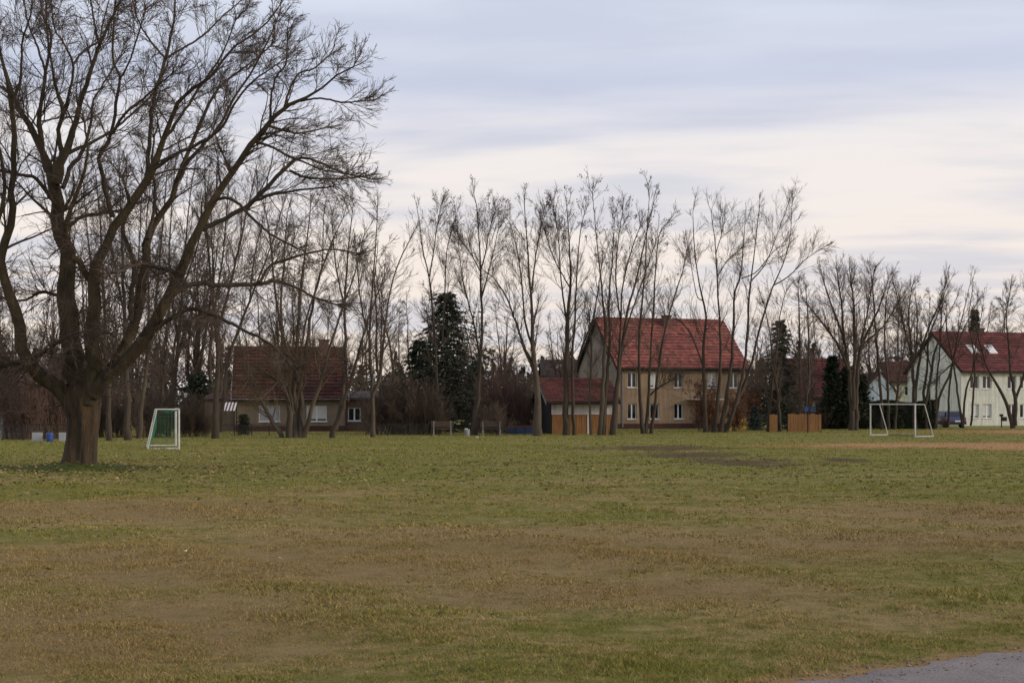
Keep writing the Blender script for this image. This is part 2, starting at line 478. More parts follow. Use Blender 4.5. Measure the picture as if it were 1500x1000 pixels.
def lawn_group():
    g = bpy.data.node_groups.new('lawn_colour', 'ShaderNodeTree')
    g.interface.new_socket('Color', in_out='OUTPUT', socket_type='NodeSocketColor')
    g.interface.new_socket('Bare', in_out='OUTPUT', socket_type='NodeSocketFloat')
    out = g.nodes.new('NodeGroupOutput')
    geo = nn(g, 'ShaderNodeNewGeometry')
    pos = geo.outputs['Position']
    sx = nn(g, 'ShaderNodeSeparateXYZ')
    g.links.new(pos, sx.inputs[0])
    px, py = sx.outputs[0], sx.outputs[1]

    def noise(scale, detail=5.0, rough=0.6, st=(1, 1, 1), off=(0, 0, 0)):
        mp = nn(g, 'ShaderNodeMapping')
        mp.inputs['Scale'].default_value = st
        mp.inputs['Location'].default_value = off
        g.links.new(pos, mp.inputs[0])
        n = nn(g, 'ShaderNodeTexNoise', inp={'Scale': scale, 'Detail': detail, 'Roughness': rough})
        g.links.new(mp.outputs[0], n.inputs['Vector'])
        return n.outputs[0]
    big = noise(0.22, 4.0, 0.55, (0.55, 1, 0))
    mid = noise(1.1, 5.0, 0.62, (0.75, 1, 0), (7, 3, 0))
    fine = noise(5.0, 6.0, 0.7, (0.8, 1, 0), (1, 9, 0))
    vfine = noise(34.0, 3.0, 0.7, (1, 1, 0))

    def ell(lst, soft=0.35, jag=0.9):
        tot = None
        for cx, cy, rx, ry in lst:
            dx = mth(g, 'DIVIDE', mth(g, 'SUBTRACT', px, cx), rx)
            dy = mth(g, 'DIVIDE', mth(g, 'SUBTRACT', py, cy), ry)
            d = mth(g, 'SQRT', mth(g, 'ADD', mth(g, 'MULTIPLY', dx, dx), mth(g, 'MULTIPLY', dy, dy)))
            d = mth(g, 'ADD', d, mth(g, 'MULTIPLY', mth(g, 'SUBTRACT', mid, 0.5), jag * 1.6))
            d = mth(g, 'ADD', d, mth(g, 'MULTIPLY', mth(g, 'SUBTRACT', fine, 0.5), jag * 1.1))
            mr = nn(g, 'ShaderNodeMapRange', interpolation_type='SMOOTHSTEP',
                    inp={'From Min': 1.0 + soft, 'From Max': 1.0 - soft, 'To Min': 0.0, 'To Max': 1.0})
            g.links.new(d, mr.inputs[0])
            tot = mr.outputs[0] if tot is None else mth(g, 'MAXIMUM', tot, mr.outputs[0])
        return tot
    green = mixc(g, fine, LAWN['green_dark'], LAWN['green_light'])
    straw = mixc(g, fine, LAWN['straw_dark'], LAWN['straw_light'])
    drysum = mth(g, 'ADD', mth(g, 'MULTIPLY', big, 0.42), mth(g, 'ADD', mth(g, 'MULTIPLY', mid, 0.46), mth(g, 'MULTIPLY', fine, 0.52)))
    far = nn(g, 'ShaderNodeMapRange', inp={'From Min': 24.0, 'From Max': 44.0, 'To Min': 0.0, 'To Max': 0.07})
    g.links.new(py, far.inputs[0])
    drysum = mth(g, 'SUBTRACT', drysum, far.outputs[0])
    brown = ell(BROWN, 0.75, 1.0)
    drysum = mth(g, 'ADD', drysum, mth(g, 'MULTIPLY', brown, 0.11))
    dry = nn(g, 'ShaderNodeMapRange', interpolation_type='SMOOTHSTEP', inp={'From Min': 0.62, 'From Max': 0.80})
    g.links.new(drysum, dry.inputs[0])
    col = mixc(g, dry.outputs[0], green, straw)
    # dull reddish-brown thatch inside the worn bands
    col = mixc(g, mth(g, 'MULTIPLY', brown, mth(g, 'MULTIPLY', fine, 0.75)), col, LAWN['thatch'])
    # little mossy and dark spots
    spot = nn(g, 'ShaderNodeMapRange', interpolation_type='SMOOTHSTEP', inp={'From Min': 0.60, 'From Max': 0.74})
    g.links.new(noise(2.6, 4.0, 0.6, (0.6, 1, 0), (11, 2, 0)), spot.inputs[0])
    col = mixc(g, mth(g, 'MULTIPLY', spot.outputs[0], 0.55), col, LAWN['moss'])
    col = mixc(g, mth(g, 'MULTIPLY', ell(LUSH_SHADE, 0.4, 0.5), 0.8), col, LAWN['lush_shade'])  # lush grass and the trunk's shadow mixed into the lawn colour
    soil = ell(SOIL, 0.5, 1.7)
    col = mixc(g, mth(g, 'MULTIPLY', soil, 0.85), col, mixc(g, fine, LAWN['soil_a'], LAWN['soil_b']))
    sand = ell(SAND, 0.5, 1.0)
    col = mixc(g, mth(g, 'MULTIPLY', sand, 0.8), col, mixc(g, fine, LAWN['sand_a'], LAWN['sand_b']))
    # worn sandy verge beside the asphalt
    s = mth(g, 'ADD', mth(g, 'MULTIPLY', mth(g, 'SUBTRACT', px, float(PA[0])), float(PN[0])),
            mth(g, 'MULTIPLY', mth(g, 'SUBTRACT', py, float(PA[1])), float(PN[1])))
    s = mth(g, 'ADD', s, mth(g, 'MULTIPLY', mth(g, 'SUBTRACT', mid, 0.5), 0.5))
    s = mth(g, 'ADD', s, mth(g, 'MULTIPLY', mth(g, 'SUBTRACT', fine, 0.5), 0.5))
    vg = nn(g, 'ShaderNodeMapRange', interpolation_type='SMOOTHSTEP', inp={'From Min': -0.42, 'From Max': -0.05})
    g.links.new(s, vg.inputs[0])
    col = mixc(g, mth(g, 'MULTIPLY', vg.outputs[0], 0.85), col, mixc(g, fine, LAWN['verge_a'], LAWN['verge_b']))
    col = mixc(g, 0.5, col, ramp(g, vfine, [(0.25, (0.4, 0.42, 0.38)), (0.75, (1.6, 1.56, 1.5))]), 'MULTIPLY')
    g.links.new(col, out.inputs[0])
    g.links.new(mth(g, 'MAXIMUM', soil, mth(g, 'MAXIMUM', sand, vg.outputs[0])), out.inputs[1])
    return g


LAWN = {'green_dark': (0.105, 0.102, 0.026), 'green_light': (0.262, 0.242, 0.062),
        'straw_dark': (0.175, 0.125, 0.055), 'straw_light': (0.40, 0.300, 0.138),
        'thatch': (0.200, 0.122, 0.062), 'moss': (0.070, 0.078, 0.022), 'lush_shade': (0.045, 0.074, 0.016),
        'soil_a': (0.050, 0.034, 0.022), 'soil_b': (0.13, 0.080, 0.046),
        'sand_a': (0.36, 0.175, 0.088), 'sand_b': (0.52, 0.29, 0.155),
        'verge_a': (0.24, 0.14, 0.066), 'verge_b': (0.42, 0.27, 0.14)}
LG = lawn_group()


def lawn_mat(name, blade=False):
    m, t, b = new_mat(name)
    gn = t.nodes.new('ShaderNodeGroup')
    gn.node_tree = LG
    col = gn.outputs[0]
    b.inputs['Roughness'].default_value = 0.95
    b.inputs['Specular IOR Level'].default_value = 0.1
    if blade:
        geo = nn(t, 'ShaderNodeNewGeometry')
        v = ramp(t, geo.outputs['Random Per Island'], [(0, (0.6, 0.7, 0.5)), (0.45, (1.05, 1.12, 0.9)), (0.85, (1.4, 1.35, 1.15)), (1, (1.7, 1.55, 1.3))])
        col = mixc(t, 1.0, col, v, 'MULTIPLY')
        b.inputs['Roughness'].default_value = 0.7
    else:
        geo = nn(t, 'ShaderNodeNewGeometry')
        nb = nn(t, 'ShaderNodeTexNoise', inp={'Scale': 22.0, 'Detail': 6.0, 'Roughness': 0.75})
        t.links.new(geo.outputs['Position'], nb.inputs['Vector'])
        bp = nn(t, 'ShaderNodeBump', inp={'Strength': 0.9, 'Distance': 0.05})
        t.links.new(nb.outputs[0], bp.inputs['Height'])
        t.links.new(bp.outputs[0], b.inputs['Normal'])
    t.links.new(col, b.inputs['Base Color'])
    return m


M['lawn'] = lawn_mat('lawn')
M['blade'] = lawn_mat('blade', True)


def ground_z(x, y):
    """Gentle hummocks, flat by the asphalt and under the houses."""
    z = 0.035 * np.sin(x * 0.9 + 1.3) * np.sin(y * 0.7 + 0.4) + 0.022 * np.sin(x * 2.1 + y * 1.3) + 0.02 * np.sin(y * 2.6 - x * 0.6)
    z = z + 0.05 * np.sin(x * 0.23 + 0.5) * np.sin(y * 0.19)
    s = (x - PA[0]) * PN[0] + (y - PA[1]) * PN[1]
    w = np.clip((-s - 0.1) / 2.0, 0, 1) * np.clip((85 - y) / 25, 0, 1)
    d = np.hypot(x + 13.85, y - 43.9)
    return z * w - 0.02 * np.clip(-s, 0, 1) * 0 + 0.16 * np.exp(-(d / 1.25) ** 2)


def axis(parts):
    out = []
    for a, b, st in parts:
        out += list(np.arange(a, b, st))
    out.append(parts[-1][1])
    return np.array(out, dtype=float)


gx = axis([(-900, -200, 100), (-200, -40, 10), (-40, 40, 0.6), (40, 200, 10), (200, 900, 100)])
gy = axis([(-300, -20, 20), (-20, 6, 1.0), (6, 75, 0.5), (75, 140, 2.5), (140, 400, 20), (400, 1600, 100)])
GX, GY = np.meshgrid(gx, gy)
gv = np.stack([GX, GY, ground_z(GX, GY)], -1).reshape(-1, 3)
nx = len(gx)
ii, jj = np.meshgrid(np.arange(nx - 1), np.arange(len(gy) - 1))
q = (jj * nx + ii).ravel()
gf = np.stack([q, q + 1, q + nx + 1, q + nx], 1)
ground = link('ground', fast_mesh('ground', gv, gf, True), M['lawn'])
tag(ground, kind='structure')

# asphalt path: a sheet above the lawn with a crumbled edge
rg = np.random.default_rng(3)
m_, t_, b_ = new_mat('asphalt')
g_ = nn(t_, 'ShaderNodeNewGeometry')
na = nn(t_, 'ShaderNodeTexNoise', inp={'Scale': 55.0, 'Detail': 4.0, 'Roughness': 0.7})
nb_ = nn(t_, 'ShaderNodeTexNoise', inp={'Scale': 1.4, 'Detail': 5.0, 'Roughness': 0.6})
t_.links.new(g_.outputs['Position'], na.inputs[0])
t_.links.new(g_.outputs['Position'], nb_.inputs[0])
ca = ramp(t_, na.outputs[0], [(0.28, (0.13, 0.112, 0.106)), (0.72, (0.34, 0.300, 0.282))])
ca = mixc(t_, 0.8, ca, ramp(t_, nb_.outputs[0], [(0.35, (0.72, 0.70, 0.72)), (0.65, (1.12, 1.08, 1.08))]), 'MULTIPLY')
t_.links.new(ca, b_.inputs['Base Color'])
b_.inputs['Roughness'].default_value = 0.9
bpn = nn(t_, 'ShaderNodeBump', inp={'Strength': 1.0, 'Distance': 0.02})
t_.links.new(na.outputs[0], bpn.inputs['Height'])
t_.links.new(bpn.outputs[0], b_.inputs['Normal'])
M['asphalt'] = m_
ts = np.arange(-60, 60, 0.08)
jag = np.convolve(rg.normal(0, 0.10, len(ts)), np.ones(6) / 6, 'same') + np.convolve(rg.normal(0, 0.4, len(ts)), np.ones(30) / 30, 'same') + rg.normal(0, 0.012, len(ts))
near = PA + ts[:, None] * PE + (jag[:, None]) * PN
farr = PA + ts[:, None] * PE + 5.0 * PN
pv = np.zeros((len(ts) * 4, 3))
n_ = len(ts)
pv[:n_, :2], pv[n_:2 * n_, :2] = near + 0.02 * -PN, near + 0.05 * PN
pv[2 * n_:3 * n_, :2], pv[3 * n_:, :2] = farr, farr
pv[:n_, 2], pv[n_:2 * n_, 2], pv[2 * n_:3 * n_, 2], pv[3 * n_:, 2] = -0.01, 0.012, 0.012, -0.01
k_ = np.arange(n_ - 1)
pf = [np.stack([k_ + a * n_, k_ + 1 + a * n_, k_ + 1 + (a + 1) * n_, k_ + (a + 1) * n_], 1)[:, ::-1] for a in range(3)]
path = link('path', fast_mesh('path', pv, np.concatenate(pf)), M['asphalt'])
tag(path, kind='structure')


def pebbles(seed):
    g = np.random.default_rng(seed)
    n = 2600
    t = g.uniform(-6, 14, n)
    o = g.normal(-0.02, 0.16, n)
    p = PA + t[:, None] * PE + o[:, None] * PN
    c = np.stack([p[:, 0], p[:, 1], np.where(o > 0.1, 0.014, 0.008)], 1)
    s = (0.004 + 0.012 * g.random(n) ** 2)[:, None, None]
    oc = np.array([[1, 0, 0], [-1, 0, 0], [0, 1, 0], [0, -1, 0], [0, 0, 0.7], [0, 0, -0.7]], float)[None] * g.uniform(0.6, 1.3, (n, 6, 1))
    v = (c[:, None] + oc * s).reshape(-1, 3)
    f = np.array([[0, 2, 4], [2, 1, 4], [1, 3, 4], [3, 0, 4], [2, 0, 5], [1, 2, 5], [3, 1, 5], [0, 3, 5]])
    return fast_mesh('gravel', v, (np.arange(n)[:, None, None] * 6 + f[None]).reshape(-1, 3))


M['stone'] = leaf_mat('stone', [(0, (0.11, 0.085, 0.065)), (1, (0.30, 0.25, 0.20))], 0.9, 0.0)
tag(link('gravel', pebbles(4), M['stone']), 'loose grey gravel along the crumbling edge of the asphalt', 'gravel', kind='stuff')


# grass blades: real geometry, thinning out with distance
def in_ell(x, y, lst, k=1.0):
    r = np.zeros_like(x, dtype=bool)
    for cx, cy, rx, ry in lst:
        r |= ((x - cx) / (rx * k)) ** 2 + ((y - cy) / (ry * k)) ** 2 < 1
    return r


def grass(seed):
    g = np.random.default_rng(seed)
    V = []
    for (d0, d1, dens, h0, h1, w) in ((7.5, 12.5, 5200, 0.014, 0.040, 0.0040), (12.5, 20, 2100, 0.014, 0.040, 0.0058),
                                      (20, 34, 560, 0.016, 0.045, 0.011), (34, 70, 75, 0.02, 0.055, 0.03), (70, 112, 22, 0.02, 0.05, 0.05)):
        area = 0.5 * (d1 * d1 - d0 * d0) * 0.80
        n = int(area * dens)
        y = np.sqrt(g.uniform(d0 * d0, d1 * d1, n))
        x = g.uniform(-0.40, 0.40, n) * y
        # clumping
        c = np.sin(x * 3.1 + np.sin(y * 2.3)) * np.sin(y * 3.7 + np.sin(x * 1.9)) + 0.6 * np.sin(x * 9.1 + y * 4.0) * np.sin(y * 11.3)
        keep = g.uniform(-2.4, 1.1, n) < c
        s = (x - PA[0]) * PN[0] + (y - PA[1]) * PN[1]
        keep &= s < -0.12 - 0.5 * g.random(n) ** 2
        bare = in_ell(x, y, SAND, 0.9) | in_ell(x, y, SOIL, 0.9)
        keep &= (~bare) | (g.random(n) < 0.2)
        x, y, c = x[keep], y[keep], c[keep]
        n = len(x)
        h = g.uniform(h0, h1, n) * (1 + 0.25 * np.clip(c, -1, 1)) * (1 + 0.5 * (np.sin(x * 0.9) * np.sin(y * 0.8) > 0.55))
        a = g.uniform(0, 2 * np.pi, n)
        la = g.uniform(0, 2 * np.pi, n)
        ln = g.uniform(0.15, 1.2, n) * h
        z = ground_z(x, y) - 0.004
        ww = w * g.uniform(0.6, 1.3, n)
        v = np.zeros((n, 3, 3))
        v[:, 0] = np.stack([x - np.cos(a) * ww, y - np.sin(a) * ww, z], 1)
        v[:, 1] = np.stack([x + np.cos(a) * ww, y + np.sin(a) * ww, z], 1)
        v[:, 2] = np.stack([x + np.cos(la) * ln, y + np.sin(la) * ln, z + h * 0.75], 1)
        V.append(v.reshape(-1, 3))
    V = np.concatenate(V)
    return fast_mesh('grass', V, np.arange(len(V)).reshape(-1, 3))


grass_o = link('grass', grass(5), M['blade'])
tag(grass_o, 'short patchy winter grass covering the meadow', 'grass', kind='stuff')


def tufts(seed):
    g = np.random.default_rng(seed)
    n = 1300
    y = np.sqrt(g.uniform(8.5 ** 2, 48 ** 2, n))
    x = g.uniform(-0.39, 0.39, n) * y
    s = (x - PA[0]) * PN[0] + (y - PA[1]) * PN[1]
    k = (s < -0.4) & ~in_ell(x, y, BROWN, 0.9) & ~in_ell(x, y, SOIL)
    x, y = x[k], y[k]
    m = 16
    x0, y0 = np.repeat(x, m), np.repeat(y, m)
    n = len(x0)
    sz = np.repeat(0.35 + 0.5 * g.random(len(x)) ** 2, m) * np.clip(y0 / 18.0, 0.7, 2.2)
    a = g.uniform(0, 2 * np.pi, n)
    r = g.random(n) * 0.05 * sz
    bx, by = x0 + r * np.cos(a), y0 + r * np.sin(a)
    ln = g.uniform(0.03, 0.085, n) * sz
    z = ground_z(bx, by)
    w = g.uniform(0.004, 0.011, n) * sz
    v = np.zeros((n, 3, 3))
    v[:, 0] = np.stack([bx - np.sin(a) * w, by + np.cos(a) * w, z], 1)
    v[:, 1] = np.stack([bx + np.sin(a) * w, by - np.cos(a) * w, z], 1)
    v[:, 2] = np.stack([bx + np.cos(a) * ln, by + np.sin(a) * ln, z + 0.015 + ln * g.uniform(0.1, 0.5, n)], 1)
    return fast_mesh('weeds', v.reshape(-1, 3), np.arange(3 * n).reshape(-1, 3))


M['weed'] = leaf_mat('weed', [(0, (0.045, 0.060, 0.016)), (0.6, (0.085, 0.10, 0.028)), (1, (0.15, 0.15, 0.05))], 0.7, 0.15)
tag(link('weeds', tufts(6), M['weed']), 'dark green weeds and grass tufts dotted over the meadow', 'weeds', kind='stuff')


def fallen(seed):
    g = np.random.default_rng(seed)
    n = 4200
    r = np.abs(g.normal(0, 11, n)) + 0.8
    a = g.uniform(0, 2 * np.pi, n)
    x, y = -13.0 + r * np.cos(a) * 1.1, 42 + r * np.sin(a)
    e = g.random(n) < 0.05
    x[e], y[e] = g.uniform(-12, 12, e.sum()), g.uniform(12, 60, e.sum())
    k = (y > 12) & (y < 74)
    x, y = x[k], y[k]
    n = len(x)
    s = g.uniform(0.028, 0.062, n)
    an = g.uniform(0, 2 * np.pi, n)
    z = ground_z(x, y) + 0.045
    u = np.stack([np.cos(an), np.sin(an), g.uniform(-0.5, 0.5, n)], 1) * s[:, None]
    w = np.stack([-np.sin(an), np.cos(an), g.uniform(-0.5, 0.9, n)], 1) * (s * 0.7)[:, None]
    c = np.stack([x, y, z], 1)
    v = np.stack([c - u, c + w * 0.8, c + u, c - w * 0.8 + [0, 0, 0.01]], 1).reshape(-1, 3)
    return fast_mesh('fallen_leaves', v, np.arange(len(v)).reshape(-1, 4))


tag(link('fallen_leaves', fallen(9), M['fallen_leaf']), 'tan fallen leaves strewn over the grass around the big tree', 'leaves', kind='stuff')


# ------------------------------------------------------------------ branching
def norm(a):
    return a / np.maximum(np.linalg.norm(a, axis=-1, keepdims=True), 1e-9)


def tubes(P, Rr, k, close=False):
    """(B,n,3) centre lines with radii (B,n) -> vertices, quads."""
    B, n, _ = P.shape
    T = norm(np.gradient(P, axis=1))
    mt = np.abs(norm(P[:, -1] - P[:, 0]))
    ref = np.eye(3)[np.argmin(mt, axis=1)][:, None, :]
    U = norm(np.cross(T, np.broadcast_to(ref, T.shape)))
    W = np.cross(T, U)
    an = np.arange(k) * 2 * np.pi / k
    v = P[:, :, None] + Rr[:, :, None, None] * (np.cos(an)[None, None, :, None] * U[:, :, None] + np.sin(an)[None, None, :, None] * W[:, :, None])
    b = (np.arange(B) * n * k)[:, None, None]
    i = (np.arange(n - 1) * k)[None, :, None]
    j = np.arange(k)[None, None, :]
    j2 = (j + 1) % k
    f = np.stack(np.broadcast_arrays(b + i + j, b + i + j2, b + i + k + j2, b + i + k + j), -1).reshape(-1, 4)
    return v.reshape(-1, 3), f


def join(parts):
    V, Fc, o = [], [], 0
    for v, f in parts:
        V.append(v)
        Fc.append(f + o)
        o += len(v)
    return np.concatenate(V), np.concatenate(Fc)


def grow(g, p0, d0, L, r0, r1, n, wob, up):
    B = len(p0)
    P = np.zeros((B, n, 3))
    P[:, 0] = p0
    d = norm(d0)
    st = (L / (n - 1))[:, None]
    for i in range(1, n):
        d = norm(d + g.normal(0, wob, (B, 3)) + np.array([0, 0, up]))
        P[:, i] = P[:, i - 1] + d * st
    t = np.linspace(0, 1, n)[None, :]
    return P, r0[:, None] * (1 - t) + r1[:, None] * t


def spawn(g, P, Rr, m, t0, t1, a0, a1, lscale, rscale, n, wob, up, rmin, taper=0.6, labs=False, flat=None):
    """m children on every branch of a batch; lscale is a fraction of the parent's length (or metres)."""
    B, k, _ = P.shape
    L = np.linalg.norm(np.diff(P, axis=1), axis=2).sum(1)
    bi = np.repeat(np.arange(B), m)
    t = g.uniform(t0, t1, B * m)
    x = t * (k - 1)
    i0 = np.clip(x.astype(int), 0, k - 2)
    fr = (x - i0)[:, None]
    p = P[bi, i0] * (1 - fr) + P[bi, i0 + 1] * fr
    T = norm(P[bi, i0 + 1] - P[bi, i0])
    r = Rr[bi, i0] * (1 - fr[:, 0]) + Rr[bi, i0 + 1] * fr[:, 0]
    N = norm(np.cross(T, norm(g.normal(size=(B * m, 3)))))
    a = g.uniform(a0, a1, B * m)[:, None]
    d = np.cos(a) * T + np.sin(a) * N
    ln = (np.full(B * m, lscale) if labs else lscale * L[bi]) * (1 - taper * (t - t0) / max(t1 - t0, 1e-6)) * g.uniform(0.55, 1.25, B * m)
    rr = np.maximum(r * rscale, rmin)
    rr = np.minimum(rr, np.maximum(r, rmin))
    return grow(g, p, d, ln, rr, np.full(B * m, rmin * 0.75), n, wob, up)


def spline(pts, n):
    """Catmull-Rom through (k, c) points, resampled evenly."""
    pts = np.asarray(pts, dtype=float)
    k = len(pts)
    if k == 2:
        t = np.linspace(0, 1, n)[:, None]
        return pts[0] * (1 - t) + pts[1] * t
    e = np.vstack([2 * pts[0] - pts[1], pts, 2 * pts[-1] - pts[-2]])
    dense = []
    for i in range(k - 1):
        p0, p1, p2, p3 = e[i], e[i + 1], e[i + 2], e[i + 3]
        for t in np.linspace(0, 1, 10, endpoint=False):
            dense.append(0.5 * ((2 * p1) + (p2 - p0) * t + (2 * p0 - 5 * p1 + 4 * p2 - p3) * t * t + (3 * p1 - p0 - 3 * p2 + p3) * t ** 3))
    dense.append(pts[-1])
    dense = np.array(dense)
    s = np.concatenate([[0], np.cumsum(np.linalg.norm(np.diff(dense[:, :3], axis=0), axis=1))])
    q = np.linspace(0, s[-1], n)
    return np.stack([np.interp(q, s, dense[:, c]) for c in range(dense.shape[1])], 1)


def tip_on(arr, k, n, g):
    """the batch's polylines as separate rows"""
    return arr


# ------------------------------------------------------------------ the big tree
BIG_D = 44.0
